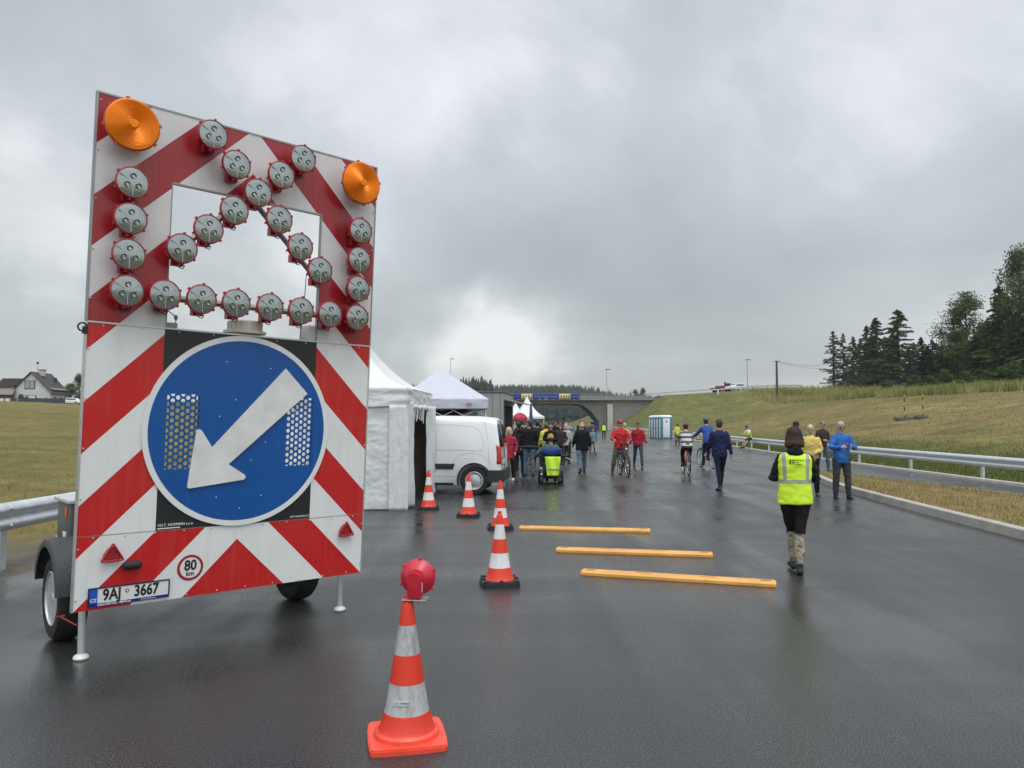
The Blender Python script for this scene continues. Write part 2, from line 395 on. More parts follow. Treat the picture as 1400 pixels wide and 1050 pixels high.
def ribbon(mb,pts,prof):   # pts (x,y) polyline; prof closed list (offset right, z)
    P=[Vector((p[0],p[1],p[2] if len(p)>2 else 0)) for p in pts]; n=len(prof); vs=[]
    for i,p in enumerate(P):
        t=(P[min(i+1,len(P)-1)]-P[max(i-1,0)]); t.z=0; t.normalize(); r=Vector((t.y,-t.x,0))
        for a,z in prof: vs.append(p+r*a+Vector((0,0,z)))
    fs=[(i*n+j,(i+1)*n+j,(i+1)*n+(j+1)%n,i*n+(j+1)%n) for i in range(len(P)-1) for j in range(n)]
    fs+=[tuple(range(n)),tuple((len(P)-1)*n+j for j in reversed(range(n)))]
    mb.add(vs,fs)
mb=MB(); ribbon(mb,[(float(XR(y)),float(y)) for y in axis([(-20,60,2),(60,200,4)])],[(0,-.06),(0,.07),(.02,.085),(.12,.085),(.12,-.06)])
tag(mb.build('kerb',CONCW),kind='structure')
# traffic island: kerb ring + raised turf
isl=[(6.35,3.0),(6.75,6.5),(7.15,10.5),(7.42,13.8),(7.76,17.2),(8.0,18.9),(8.4,20.6),(8.9,22.6),(9.35,23.6),(9.75,23.8),(10.1,22.6),(10.65,19.8),(11.3,16.7),(11.75,12),(12.0,8),(12.1,3.0)]
def smoothpoly(P,it=2):
    for _ in range(it):
        Q=[]
        for i in range(len(P)):
            a=P[i];b=P[(i+1)%len(P)]; Q+=[(a[0]*.75+b[0]*.25,a[1]*.75+b[1]*.25),(a[0]*.25+b[0]*.75,a[1]*.25+b[1]*.75)]
        P=Q
    return P
isp=smoothpoly(isl,2)
mb=MB(); N=len(isp); cx=sum(p[0] for p in isp)/N; cy=sum(p[1] for p in isp)/N
nr=[]
for i in range(N):
    a=Vector(isp[i-1]);b=Vector(isp[(i+1)%N]); t=(b-a).normalized(); r=Vector((-t.y,t.x)); c=Vector((9.6,isp[i][1]))-Vector(isp[i])
    if r.dot(c if c.length>.01 else Vector((0,-1)))<0 : r=-r
    if isp[i][1]>23.2: r=Vector((0,-1))
    if isp[i][1]<3.3: r=Vector((0,1))
    nr.append(r)
prof=[(0,-.03),(0,.135),(.02,.15),(.14,.15),(.14,-.03)]
vs=[];k=len(prof)
for i in range(N):
    left=isp[i][0]<9.6; hz=1.0 if left else .45
    for a,z in prof: vs.append(Vector((isp[i][0]+nr[i].x*a,isp[i][1]+nr[i].y*a,z*hz if z>0 else z)))
mb.add(vs,[(i*k+j,((i+1)%N)*k+j,((i+1)%N)*k+(j+1)%k,i*k+(j+1)%k) for i in range(N) for j in range(k)])
tag(mb.build('traffic_island_kerb',CONC,smooth=30),'pale concrete kerb edging the brown grass island right of the wet road','kerb')
mb=MB(); inn=[(isp[i][0]+nr[i].x*.13,isp[i][1]+nr[i].y*.13) for i in range(N)]
mb.add([(p[0],p[1],.125 if p[0]<9.6 else .055) for p in inn]+[(9.6,min(max(p[1],5),22),.12) for p in inn],[(i,(i+1)%N,N+(i+1)%N,N+i) for i in range(N)])
tag(mb.build('turf',M('dry_turf',(.21,.16,.07),.95,0,.35,2.5,.9,25,spec=.1),smooth=180),kind='structure')

# ------------------------------------------------------------------ grass
rs=np.random.RandomState(5)
def blades(name,P,h,w,cols,mat,bend=.35,label=None):
    n=len(P); a=rs.rand(n)*2*PI; hh=h*(.5+rs.rand(n)); ww=w*(.6+.8*rs.rand(n)); t=rs.rand(n)*2*PI; bd=bend*hh*rs.rand(n)
    dx=np.cos(a)*ww/2; dy=np.sin(a)*ww/2
    V=np.zeros((n,3,3)); V[:,0]=P; V[:,1]=P; V[:,2]=P
    V[:,0,0]-=dx;V[:,0,1]-=dy;V[:,1,0]+=dx;V[:,1,1]+=dy; V[:,2,0]+=np.cos(t)*bd; V[:,2,1]+=np.sin(t)*bd; V[:,2,2]+=hh; V[:,:2,2]-=.02
    F=np.arange(n*3).reshape(n,3)
    ci=rs.randint(0,len(cols),n); C=np.array(cols)[ci]*(.7+.6*rs.rand(n,1)); C=np.repeat(C,3,0)
    o=np_mesh(name,V.reshape(-1,3),F,mat,False,C); tag(o,label,None,None,'stuff'); return o
gm=bpy.data.materials.new('grass_blade'); gm.use_nodes=True; nt=gm.node_tree; b=nt.nodes['Principled BSDF']
at=nn(nt,'ShaderNodeVertexColor',layer_name='tint'); nt.links.new(at.outputs[0],b.inputs['Base Color']); b.inputs['Roughness'].default_value=.8; b.inputs['Specular IOR Level'].default_value=.2
def inpoly(px,py,poly):
    c=np.zeros(px.shape,bool); n=len(poly)
    for i in range(n):
        x0,y0=poly[i-1];x1,y1=poly[i]
        m=((y0>py)!=(y1>py)); xx=(x1-x0)*(py-y0)/((y1-y0) if y1!=y0 else 1e-9)+x0; c^=(m&(px<xx))
    return c
def scat(n,x0,x1,y0,y1,cond=None,z=None):
    x=x0+(x1-x0)*rs.rand(n); y=y0+(y1-y0)*rs.rand(n)
    if cond is not None: m=cond(x,y); x=x[m];y=y[m]
    zz=H(x,y) if z is None else np.full(x.shape,z)
    return np.stack([x,y,zz],1)
dry=[(.34,.26,.12),(.27,.20,.085),(.19,.16,.06),(.40,.31,.15),(.13,.14,.04)]
grn=[(.06,.10,.02),(.09,.12,.03),(.05,.08,.02),(.13,.13,.04)]
oli=[(.13,.125,.04),(.17,.145,.055),(.10,.115,.03),(.20,.16,.07)]
P=scat(75000,6,12.2,5,24,lambda x,y:inpoly(x,y,inn),z=.12); P[:,2]=np.interp(P[:,0],[8.6,11.5],[.125,.06])
blades('dry_grass',P,.058,.010,dry,gm,.8)
blades('ditch_grass',scat(120000,13,24,6,60,lambda x,y:(x-XR(y)>.35)&(x-XR(y)<8.5)&(rs.rand(len(x))<1.15-(x-XR(y))/9)),.10,.016,grn+[(.12,.13,.035)],gm,.6)
blades('slope_grass',scat(190000,17,75,10,150,lambda x,y:(x-XR(y)>5)&(x-XR(y)<32)&(rs.rand(len(x))<.3+25/(y+20))),.12,.022,[(.11,.10,.035),(.15,.125,.05),(.09,.095,.03),(.17,.13,.06)],gm,1.1)
blades('field_grass',scat(260000,-60,-6,6,90,lambda x,y:(XL(y)-x>1.4)&(rs.rand(len(x))<14/(abs(x)+2))),.065,.012,[(.15,.14,.045),(.19,.16,.06),(.13,.13,.04),(.23,.19,.08)],gm,1.1)
cer=[(.36,.32,.13),(.31,.28,.11),(.25,.25,.09),(.17,.19,.065)]
blades('cereal_field',scat(200000,36,125,70,230,lambda x,y:(x-XR(y)>32-np.clip((y-112)*.16,0,9)+1.2*np.sin(y*.3))&(x-XR(y)<60)&((y<150)|(y>180)|(x>75))),.85,.085,cer,gm,.25)
wd_=[(.10,.14,.04),(.15,.18,.05),(.08,.11,.03),(.2,.2,.07)]
blades('tall_weeds',scat(90000,40,110,55,200,lambda x,y:(x-XR(y)>31)&(x-XR(y)<48)&(np.sin(y*.55+x*.21)+np.sin(y*.23)+(120-y)*.022>.25)),1.0,.10,wd_,gm,.4)

# ------------------------------------------------------------------ guard rails
GALV=M('galvanised_steel',(.60,.63,.65),.42,.55,.10,6,.15,30)
def wbeam(pts,face,hz=.75):   # face=+1: waves towards left of travel
    prof=[(0,.31),(.035,.295),(.075,.25),(.075,.215),(.03,.175),(.005,.155),(.03,.135),(.075,.095),(.075,.06),(.035,.015),(0,0)]
    th=.006; a=[(-face*x,z+hz-.31) for x,z in prof]; b=[(-face*(x-th),z+hz-.31) for x,z in reversed(prof)]
    mb=MB(); ribbon(mb,pts,a+b); return mb
def post(mb,x,y,z,s,h=.70):
    for dx,sz in ((0,(.012,.10,h+.3)),(.03*s,None)):
        if sz: mb.box((x,y,z+h/2-.15),sz)
    for q in (-1,1): mb.box((x+s*.03,y+q*.05,z+h/2-.15),(.07,.008,h+.3))
gr=thing('guard_rail','long galvanised guard rail curving along the right kerb of the road below the hillside','guard rail',(13.3,20,0),0)
pts=[(float(XR(y))+.28-13.3,float(y)-20) for y in axis([(-12,60,2),(60,158,4)])]
wbeam(pts,1,.70).build('rail_beam',GALV,gr,smooth=50)
y=-8.0+.75
while y<156:
    mb=MB(); post(mb,float(XR(y))+.44-13.3,y-20,0,1,.66); mb.box((float(XR(y))+.36-13.3,y-20,.52),(.13,.06,.16)); mb.build('post',GALV,gr,smooth=0); y+=4.15
gl=thing('guard_rail','galvanised guard rail beside the mown field behind the sign trailer at the left','guard rail',(-5.6,8,0),0)
pl=[(float(XL(y))-.30+5.6,float(y)-8) for y in axis([(-6,60,2),(60,120,4)])]
wbeam(pl,-1,.75).build('rail_beam',GALV,gl,smooth=50)
for yy_ in (8.05,8.45,9.6,4.2,12.4):
    for z in (.50,.69): mb=MB(); mb.ell((float(XL(yy_))-.215+5.6,yy_-8,z),(.012,.022,.022),8,6); mb.build('rail_bolt',GALV,gl)
y=-3.45
while y<118:
    mb=MB(); post(mb,float(XL(y))-.37+5.6,y-8,0,-1,.72); mb.box((float(XL(y))-.34+5.6,y-8,.58),(.06,.07,.18)); mb.build('post',GALV,gl,smooth=0); y+=4.0

# ------------------------------------------------------------------ sign trailer
ROOT=Vector((-2.943,5.11793,0)); YAW=math.atan2(.67291292,.73965317)
tr=thing('arrow_board_trailer','red and white striped trailer board with round blue arrow sign and many lamps','trailer',ROOT,YAW)
bx=Vector((.73965317,.67291292,-.01006917)); bu=Vector((.03525663,-.02380342,.99909477)); bi=Vector((-.6720641,.73933863,.04133092))
rootR=Matrix.Rotation(YAW,3,'Z').inverted()
cols_=[rootR@bx,rootR@bi,rootR@bu]   # board local: x right, y into, z up
BM=Matrix(((cols_[0].x,cols_[1].x,cols_[2].x,0),(cols_[0].y,cols_[1].y,cols_[2].y,0),(cols_[0].z,cols_[1].z,cols_[2].z,.37243),(0,0,0,1)))
def stripe_mat(name,red,white):
    m=bpy.data.materials.new(name); m.use_nodes=True; nt=m.node_tree; b=nt.nodes['Principled BSDF']
    tc=nn(nt,'ShaderNodeTexCoord'); s=nn(nt,'ShaderNodeSeparateXYZ'); nt.links.new(tc.outputs['Object'],s.inputs[0])
    c=mth(nt,'SUBTRACT',s.outputs[2],mth(nt,'MINIMUM',s.outputs[0],mth(nt,'SUBTRACT',2.2,s.outputs[0])))
    c=mth(nt,'MAXIMUM',c,-1.0); k=mth(nt,'FRACT',mth(nt,'ADD',mth(nt,'DIVIDE',c,.707),2.0)); f=mth(nt,'GREATER_THAN',k,.5)
    n=noise_n(nt,tc.outputs['Object'],3,6,.65); dirt=ramp(nt,n,[(.42,.0),(.75,.10)])
    # faint vertical rain dirt
    st=vmath(nt,'MULTIPLY',tc.outputs['Object'],(14,1,.8)).outputs[0]; dv=ramp(nt,noise_n(nt,st,1.5,4,.6),[(.5,0.0),(.8,.14)])
    cc=mixc(nt,f,white,red); cc=mixc(nt,dirt,cc,(.20,.18,.15)); cc=mixc(nt,dv,cc,(.25,.23,.20))
    nt.links.new(cc,b.inputs['Base Color']); b.inputs['Roughness'].default_value=.33
    b.inputs['Coat Weight'].default_value=.15
    bp=nn(nt,'ShaderNodeBump',i_Strength=.06,i_Distance=.01); nt.links.new(noise_n(nt,tc.outputs['Object'],6,3),bp.inputs['Height']); nt.links.new(bp.outputs[0],b.inputs['Normal'])
    return m
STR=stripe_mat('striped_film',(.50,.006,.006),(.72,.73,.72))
STRU=stripe_mat('striped_film_upper_shaded',(.30,.006,.012),(.62,.61,.61))  # same film, upper panel's shading put into darker red and white
BLK=M('black_film',(.012,.014,.016),.4,0,.2,5)
ALU=M('aluminium',(.55,.56,.57),.4,.8,.1,8)
REDP=M('red_plastic',(.33,.012,.024),.35,0,.1,8)
DARK=M('dark_rubber',(.015,.015,.016),.7,0,.2,10,.3,60)
# panels (x,z polygons extruded along y, thickness .022)
def xz(poly,y0,y1,mb=None,holes=None):
    mb=mb or MB(); mb.prism(poly,y0,y1,lambda p:(p.x,p.z,p.y)); return mb
def rect(a,b,c,d): return [(a,c),(b,c),(b,d),(a,d)]
up=MB(); WX0,WX1,WZ0,WZ1,BH=.502,1.70,1.965,3.024,3.527
for r in (rect(0,WX0,WZ0,BH),rect(WX1,2.2,WZ0,BH),rect(WX0,WX1,WZ1,BH)): xz(r,0,.022,up)
up.mi=1
for r in (rect(-.012,0,WZ0,BH),rect(2.2,2.212,WZ0,BH),rect(-.012,2.212,BH,BH+.012)): xz(r,-.004,.035,up)
for r in (rect(WX0,WX0+.008,WZ0,WZ1),rect(WX1-.008,WX1,WZ0,WZ1),rect(WX0,WX1,WZ1-.012,WZ1)): xz(r,-.003,.03,up)
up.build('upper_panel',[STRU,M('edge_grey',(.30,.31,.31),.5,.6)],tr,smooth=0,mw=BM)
lo=MB()
CC=(1.1,1.225); 
# striped side columns of lower board, and black centre behind the round sign, leaving the perforated zones open
for r in (rect(0,.5,.506,1.957),rect(1.7,2.2,.506,1.957)): xz(r,0,.022,lo)
lo.mi=1
PL=(.535,.765,.94,1.49); PR=(1.455,1.685,.94,1.49)
for r in (rect(.5,PL[0],.506,1.957),rect(PL[1],PR[0],.506,1.957),rect(PR[1],1.7,.506,1.957),rect(PL[0],PL[1],.506,PL[2]),rect(PL[0],PL[1],PL[3],1.957),rect(PR[0],PR[1],.506,PR[2]),rect(PR[0],PR[1],PR[3],1.957)): xz(r,.0,.022,lo)
lo.mi=2
for r in (rect(-.012,0,0,1.957),rect(2.2,2.212,0,1.957)): xz(r,-.004,.035,lo)
lowp=lo.build('lower_panel',[STR,BLK,ALU],tr,smooth=0,mw=BM)
bo=MB(); xz(rect(0,2.2,0,.502),0,.022,bo); bo.build('bottom_panel',STR,tr,smooth=0,mw=BM)
# round sign
def blue_mat():
    m=bpy.data.materials.new('blue_sign_film'); m.use_nodes=True; nt=m.node_tree; b=nt.nodes['Principled BSDF']; out=nt.nodes['Material Output']
    tc=nn(nt,'ShaderNodeTexCoord'); s=nn(nt,'ShaderNodeSeparateXYZ'); nt.links.new(tc.outputs['Object'],s.inputs[0]); x,z=s.outputs[0],s.outputs[2]
    n=noise_n(nt,tc.outputs['Object'],2.5,5,.6)
    rr=mth(nt,'SQRT',mth(nt,'ADD',mth(nt,'POWER',mth(nt,'SUBTRACT',x,1.1),2),mth(nt,'POWER',mth(nt,'SUBTRACT',z,1.225),2)))
    rim=mth(nt,'GREATER_THAN',rr,.688)
    c=mixc(nt,n,(.001,.066,.26),(.002,.085,.32)); 
    sp=noise_n(nt,tc.outputs['Object'],38,2,.5); c=mixc(nt,ramp(nt,sp,[(.76,0.0),(.80,.6)]),c,(.4,.45,.5))
    st=vmath(nt,'MULTIPLY',tc.outputs['Object'],(22,1,.7)).outputs[0]; c=mixc(nt,ramp(nt,noise_n(nt,st,1.2,3,.6),[(.55,0.0),(.8,.12)]),c,(.2,.3,.4))
    c=mixc(nt,rim,c,(.70,.71,.70))
    nt.links.new(c,b.inputs['Base Color']); b.inputs['Roughness'].default_value=.3
    # hexagonal perforation: holes cut in two rectangles
    dx,dz=.036,.048
    def cell(ox,oz):
        a=mth(nt,'SUBTRACT',mth(nt,'FRACT',mth(nt,'ADD',mth(nt,'DIVIDE',x,2*dx),ox)),.5); bb=mth(nt,'SUBTRACT',mth(nt,'FRACT',mth(nt,'ADD',mth(nt,'DIVIDE',z,dz),oz)),.5)
        a=mth(nt,'MULTIPLY',a,2*dx); bb=mth(nt,'MULTIPLY',bb,dz)
        return mth(nt,'LESS_THAN',mth(nt,'ADD',mth(nt,'MULTIPLY',a,a),mth(nt,'MULTIPLY',bb,bb)),.0165**2)
    hole=mth(nt,'MAXIMUM',cell(0,0),cell(.5,.5))
    def inr(q): 
        a=mth(nt,'MULTIPLY',mth(nt,'GREATER_THAN',x,q[0]),mth(nt,'LESS_THAN',x,q[1])); return mth(nt,'MULTIPLY',a,mth(nt,'MULTIPLY',mth(nt,'GREATER_THAN',z,q[2]),mth(nt,'LESS_THAN',z,q[3])))
    msk=mth(nt,'MULTIPLY',hole,mth(nt,'MAXIMUM',inr(PL),inr(PR)))
    nt.links.new(mth(nt,'SUBTRACT',1.0,msk),b.inputs['Alpha'])
    return m
dm=MB(); dm.lathe([(.001,-.014),(.725,-.014),(.73,-.010),(.73,-.002),(.001,-.002)],(CC[0],0,CC[1]),96,rot=Matrix.Rotation(R(90),3,'X'))
dm.v=[(x,y if True else 0,z) for x,y,z in dm.v]
ds=MB(); ds.prism([(CC[0]+.728*math.cos(2*PI*i/96),CC[1]+.728*math.sin(2*PI*i/96)) for i in range(96)],-.014,-.003,lambda p:(p.x,p.z,p.y))
disc=ds.build('round_sign',blue_mat(),tr,smooth=30,mw=BM)
# arrow plate
ax=Vector((1,1)).normalized(); pp=Vector((-1,1)).normalized(); tip=Vector((.70,.80))
def A(a,p): q=tip+ax*a+pp*p; return (q.x,q.y)
arrow=[A(.012,-.012),A(.33,-.262),A(.352,-.262),A(.362,-.245),A(.33,-.09),A(1.165,-.137),A(1.165,.137),A(.33,.09),A(.362,.245),A(.352,.262),A(.33,.262),A(.012,.012),A(.004,0)]
am=MB(); 
# build as two convex pieces so the face triangulates cleanly
xz([A(.004,0),A(.012,-.012),A(.33,-.262),A(.352,-.262),A(.362,-.245),A(.33,-.09),A(.33,0)],-.030,-.015,am); xz([A(.33,0),A(.33,.09),A(.362,.245),A(.352,.262),A(.33,.262),A(.012,.012),A(.004,0)],-.030,-.015,am)
xz([A(.33,-.09),A(1.165,-.137),A(1.165,.137),A(.33,.09)],-.030,-.015,am)
ar=am.build('arrow',M('white_film',(.66,.66,.64),.4,0,.10,6),disc,smooth=0)
def rivets(pts,name,par,y=-.004,r=.006,mat=None):
    mb=MB(); mb.ell((0,0,0),(r,.004,r),8,5); me=mb.mesh('rivet',mat or ALU); me.shade_smooth()
    for x,z in pts:
        o=bpy.data.objects.new('rivet',me); col.objects.link(o); o.parent=par; o.matrix_local=(BM if par is tr else Matrix())@Matrix.Translation((x,y,z))
rv=[(x,z) for x in (.012,2.188) for z in np.arange(.08,3.5,.34)]+[(x,.49) for x in np.arange(.1,2.2,.2)]+[(x,.018) for x in np.arange(.3,2.2,.22)]+[(x,1.94) for x in np.arange(.1,2.2,.25)]
rivets(rv,'rivets',tr)
rivets([(CC[0]+.45*math.cos(a)*s_,CC[1]+.55*math.sin(a)*s_) for s_ in (1,.45) for a in np.arange(.3,6.3,.8)]+[(1.1,.63),(1.07,1.24)],'rivets',disc,y=-.016)
# seam / hinge profiles
sm=MB(); xz(rect(0,2.2,1.955,1.967),-.006,.03,sm); sm.build('hinge_profile',ALU,tr,smooth=0,mw=BM)
sm=MB(); xz(rect(0,2.2,.5015,.5055),-.001,.02,sm); sm.build('panel_seam',M('seam_grey',(.2,.2,.2)),tr,smooth=0,mw=BM)
# texts (front faces -y of the board): x right, z up
def TXT(x,z,y=-.002): return Matrix.Translation((x,y,z))@Matrix.Rotation(R(90),4,'X')
WHT=M('white_ink',(.8,.8,.8),.5,0,0); BLKI=M('black_ink',(.01,.01,.012),.5,0,0); BLUI=M('blue_ink',(.005,.03,.35),.4,0,.05)
text('lettering','H.I.T. HOFMAN s.r.o.',.028,TXT(.512,.540),WHT,lowp,.0008,'LEFT',.25)
ul=MB(); xz(rect(.512,.67,.514,.520),-.003,0,ul); ul.build('underline',WHT,lowp,smooth=0)
text('lettering','HIT-HOFMAN.CZ',.021,TXT(1.69,.527),WHT,lowp,.0008,'RIGHT',.2)
# number plate with frame
pb=MB(); xz(rect(.085,.612,.022,.150),-.012,-.001,pb); plate=pb.build('number_plate',M('plate_frame_blue',(.006,.02,.18),.4,0,.05),tr,smooth=0,mw=BM)
q=MB(); xz(rect(.095,.603,.044,.143),-.0145,-.013,q); q.build('plate_field',M('plate_white',(.66,.67,.66),.35,0,.05),plate,smooth=0)
q=MB(); xz(rect(.085,.612,.143,.150),-.018,-.012,q); xz(rect(.605,.612,.044,.143),-.018,-.012,q); xz(rect(.085,.092,.022,.143),-.018,-.012,q); q.build('plate_rim',BLKI,plate,smooth=0)
q=MB(); xz(rect(.0925,.142,.044,.143),-.016,-.0146,q); q.build('euro_band',M('euro_blue',(.01,.09,.45),.4,0,.05),plate,smooth=0)
text('lettering','CZ',.030,TXT(.117,.066,-.0165),WHT,plate,.0006,off=.0004)
text('lettering','9AJ',.108,TXT(.232,.094,-.0158),BLKI,plate,.001,sx=.76,off=.0030)
text('lettering','3667',.108,TXT(.455,.094,-.0158),BLKI,plate,.001,sx=.76,off=.0030)
q=MB(); q.lathe([(.001,.001),(.013,.001),(.013,-.001),(.001,-.001)],(.328,-.0160,.108),20,rot=Matrix.Rotation(R(90),3,'X')); q.build('test_sticker',M('sticker_red',(.4,.03,.04),.4,0,0),plate,smooth=0)
q=MB(); q.lathe([(.001,.001),(.006,.001),(.006,-.001),(.001,-.001)],(.328,-.0178,.108),16,rot=Matrix.Rotation(R(90),3,'X')); q.build('sticker_centre',WHT,plate,smooth=0)
text('lettering','www.HIT-HOFMAN.cz',.022,TXT(.25,.033,-.0125),WHT,plate,.0006,off=.0004)
text('lettering','www.hit-hofman.cz',.013,TXT(.47,.033,-.0125),WHT,plate,.0006)
# 80 km sticker
q=MB()
def dsk(mb,cx,cz,r,y0,y1,n=40): mb.prism([(cx+r*math.cos(2*PI*i/n),cz+r*math.sin(2*PI*i/n)) for i in range(n)],y0,y1,lambda p:(p.x,p.z,p.y))
dsk(q,.757,.213,.094,-.003,-.001); st=q.build('speed_sticker',M('sticker_ring',(.33,.01,.02),.4,0,.05),tr,smooth=0,mw=BM)
q=MB(); dsk(q,.757,.213,.075,-.0045,-.0031); q.build('sticker_field',M('sticker_white',(.68,.68,.66),.4,0,.05),st,smooth=0)
text('lettering','80',.105,TXT(.757,.228,-.0055),BLKI,st,.0008,sx=.85,off=.0028)
text('lettering','km',.048,TXT(.757,.170,-.0055),BLKI,st,.0008,off=.0012)
# triangle reflectors
def refl(cx,cz,s):
    q=MB(); P=[(cx-s,cz-s*.8),(cx+s,cz-s*.8),(cx,cz+s*.85)]; xz(smoothpoly(P,2),-.030,-.001,q); o=q.build('triangle_reflector',M('reflector_red',(.28,.005,.012),.25,0,.1,20,.4,90),tr,smooth=0,mw=BM)
    q=MB(); e=.9
    for i in range(3):
        a=Vector(P[i]);b=Vector(P[(i+1)%3]); c=Vector((cx,cz)); a=a*.86+c*.14; b=b*.86+c*.14
        q.tube([(a.x,-.032,a.y),(b.x,-.032,b.y)],.007,8)
    q.build('reflector_rim',M('reflector_rim_red',(.38,.01,.015),.3,0,.1),o)
refl(.22,.385,.082); refl(2.03,.395,.082)
q=MB(); q.capsule([(.315,-.022,.283),(.385,-.022,.283)],[(.03,.03),(.03,.03)],14); q.build('marker_lamp',DARK,tr,smooth=180,mw=BM)
# lamps
AMB=M('amber_lens',(.80,.20,.003),.20,.55,.10,5,0,70)
AMB.node_tree.nodes['Principled BSDF'].inputs['Anisotropic'].default_value=.9
_tg=AMB.node_tree.nodes.new('ShaderNodeTangent'); _tg.direction_type='RADIAL'; _tg.axis='Y'; AMB.node_tree.links.new(_tg.outputs[0],AMB.node_tree.nodes['Principled BSDF'].inputs['Tangent'])
REFG=M('lamp_reflector',(.32,.345,.34),.13,.9,.12,20,.10,30)
CUP=M('lamp_cup',(.10,.13,.12),.15,.5,.3,40)
GLS=M('rim_clear',(.45,.26,.27),.3,0,.2,20)
rotF=Matrix.Rotation(R(90),3,'X')   # lathe axis +z -> -y (towards viewer)
def lampmesh():
    h=MB(); h.lathe([(.001,0),(.05,0),(.062,.03),(.075,.055),(.10,.10),(.104,.11),(.109,.118),(.109,.134),(.106,.142),(.101,.143),(.101,.136),(.001,.136)],(0,0,0),28,rot=rotF)
    h.box((0,-.035,-.085),(.075,.06,.06))
    for a in np.arange(.4,6.6,2*PI/6): h.box((.112*math.cos(a),-.122,.112*math.sin(a)),(.018,.014,.018),Matrix.Rotation(-a,3,'Y'))
    h=h.mesh('lamp_housing',REDP); 
    g=MB(); g.lathe([(.101,.1365),(.101,.138),(.090,.1400),(.075,.1428),(.05,.1458),(.025,.148),(.001,.1487)],(0,0,0),28,rot=rotF)
    g.mi=0
    for i in (0,2,4):
        a=i*PI/3+PI; g.box((.055*math.sin(a),-.1475,.055*math.cos(a)),(.006,.003,.08),Matrix.Rotation(a,3,'Y'))
    g.mi=2
    for a in (90,210,330):
        x,z=.042*math.cos(R(a)),.042*math.sin(R(a)); g.lathe([(.001,.1435),(.007,.1445),(.018,.153),(.021,.151),(.021,.140)],(x,0,z),14,rot=rotF)
    g=g.mesh('lens',[REFG,ALU,CUP])
    for m in (h,g):
        bm=bmesh.new(); bm.from_mesh(m); bmesh.ops.recalc_face_normals(bm,faces=bm.faces); bm.to_mesh(m); bm.free(); m.shade_smooth(); m.set_sharp_from_angle(angle=R(35))
    w=MB(); w.tube([(0,-.03,-.10),(.02,-.035,-.125),(.045,-.03,-.128),(.06,-.02,-.10)],.0035,6); w=w.mesh('cable',BLKI)
    return h,g,w
hm,gm_,wm=lampmesh()
LP=[(.727,3.397),(.909,3.22),(1.085,3.045),(1.264,3.223),(1.44,3.395),(.909,2.875),(.727,2.70),(.547,2.528),(1.263,2.873),(1.447,2.69),(1.626,2.527)]
LP+=[(.2,z) for z in (2.182,2.43,2.677,2.925)]+[(1.985,z) for z in (2.182,2.425,2.67,2.916)]+[(x,2.183) for x in (.446,.70,.955,1.22,1.477,1.733)]
for i,(x,z) in enumerate(LP):
    l=bpy.data.objects.new('lamp',hm); col.objects.link(l); l.parent=tr; l.matrix_local=BM@Matrix.Translation((x,-.012,z))
    g=bpy.data.objects.new('lens',gm_); col.objects.link(g); g.parent=l
    if i>3: w=bpy.data.objects.new('cable',wm); col.objects.link(w); w.parent=l
for x in (.1815,1.97):
    h=MB(); h.lathe([(.001,0),(.08,0),(.10,.05),(.165,.115),(.178,.125),(.178,.14),(.165,.145),(.001,.145)],(0,0,0),40,rot=rotF)
    for a in np.arange(.2,6.4,PI/4): h.box((.180*math.cos(a),-.132,.180*math.sin(a)),(.02,.016,.02),Matrix.Rotation(-a,3,'Y'))
    o=h.build('beacon_lamp',M('beacon_housing',(.45,.06,.01),.4,0,.1),tr,mw=BM@Matrix.Translation((x,-.012,3.317)))
    g=MB(); pr=[(.172,.1455)]+[(r,.1455+.030*(1-(r/.172)**2)+.0028*(i%2)) for i,r in enumerate(np.linspace(.168,.03,34))]+[(.028,.180),(.001,.181)]
    g.lathe(pr,(0,0,0),64,rot=rotF); g.build('lens',AMB,o,smooth=20)
# lamp carrying bars across the window
bb=MB()
for a,b in (((1.085,3.045),(.50,2.48)),((1.085,3.045),(1.70,2.455)),((.446,2.183),(1.733,2.183))):
    bb.tube([(a[0],.012,a[1]),(b[0],.012,b[1])],(.024),4)
bb.build('lamp_bars',M('bar_grey',(.30,.29,.29),.5,.4),tr,smooth=0,mw=BM)
# beacon + boxes on top of lower panel
q=MB(); q.lathe([(.10,0),(.105,.02),(.16,.025),(.16,.045),(.13,.05),(.128,.115),(.118,.125),(.001,.127)],(1.13,.10,1.955),32)
for i in range(24): a=2*PI*i/24; q.box((1.13+.13*math.cos(a),.10+.13*math.sin(a),2.04),(.006,.012,.06),Matrix.Rotation(a,3,'Z'))
q.build('gps_dome',M('dome_white',(.58,.54,.47),.5,0,.15),tr,mw=BM)
q=MB(); q.bbox((1.72,.09,2.03),(.20,.16,.13),.02); q.build('junction_box',M('box_white',(.55,.55,.52),.5,0,.1),tr,mw=BM)
q=MB(); q.box((.545,.05,1.99),(.10,.05,.035)); q.cyl((.52,.05,1.96),(.52,.05,2.10),.007); q.tube([(.5,.04,2.11),(.53,.03,2.09),(.57,.03,2.06),(.59,.04,2.04),(.58,.05,1.99)],.004,6); q.ell((.52,.05,2.1),(.014,.014,.014)); q.ell((.585,.04,2.05),(.014,.014,.02)); q.build('latch',M('latch_grey',(.25,.26,.26),.5,.5),tr,mw=BM)
q=MB(); q.tube([(1.585,.01,2.50),(1.57,.0,2.2),(1.555,.02,1.955)],.0035,6); q.build('cable',BLKI,tr,mw=BM)
q=MB(); q.tube([(-.03+.028*math.cos(a),-.01,1.92+.028*math.sin(a)) for a in np.arange(0,2*PI,PI/6)],.006,6,closed=True); q.box((-.012,.0,1.90),(.03,.03,.05)); q.build('hook',BLKI,tr,mw=BM)
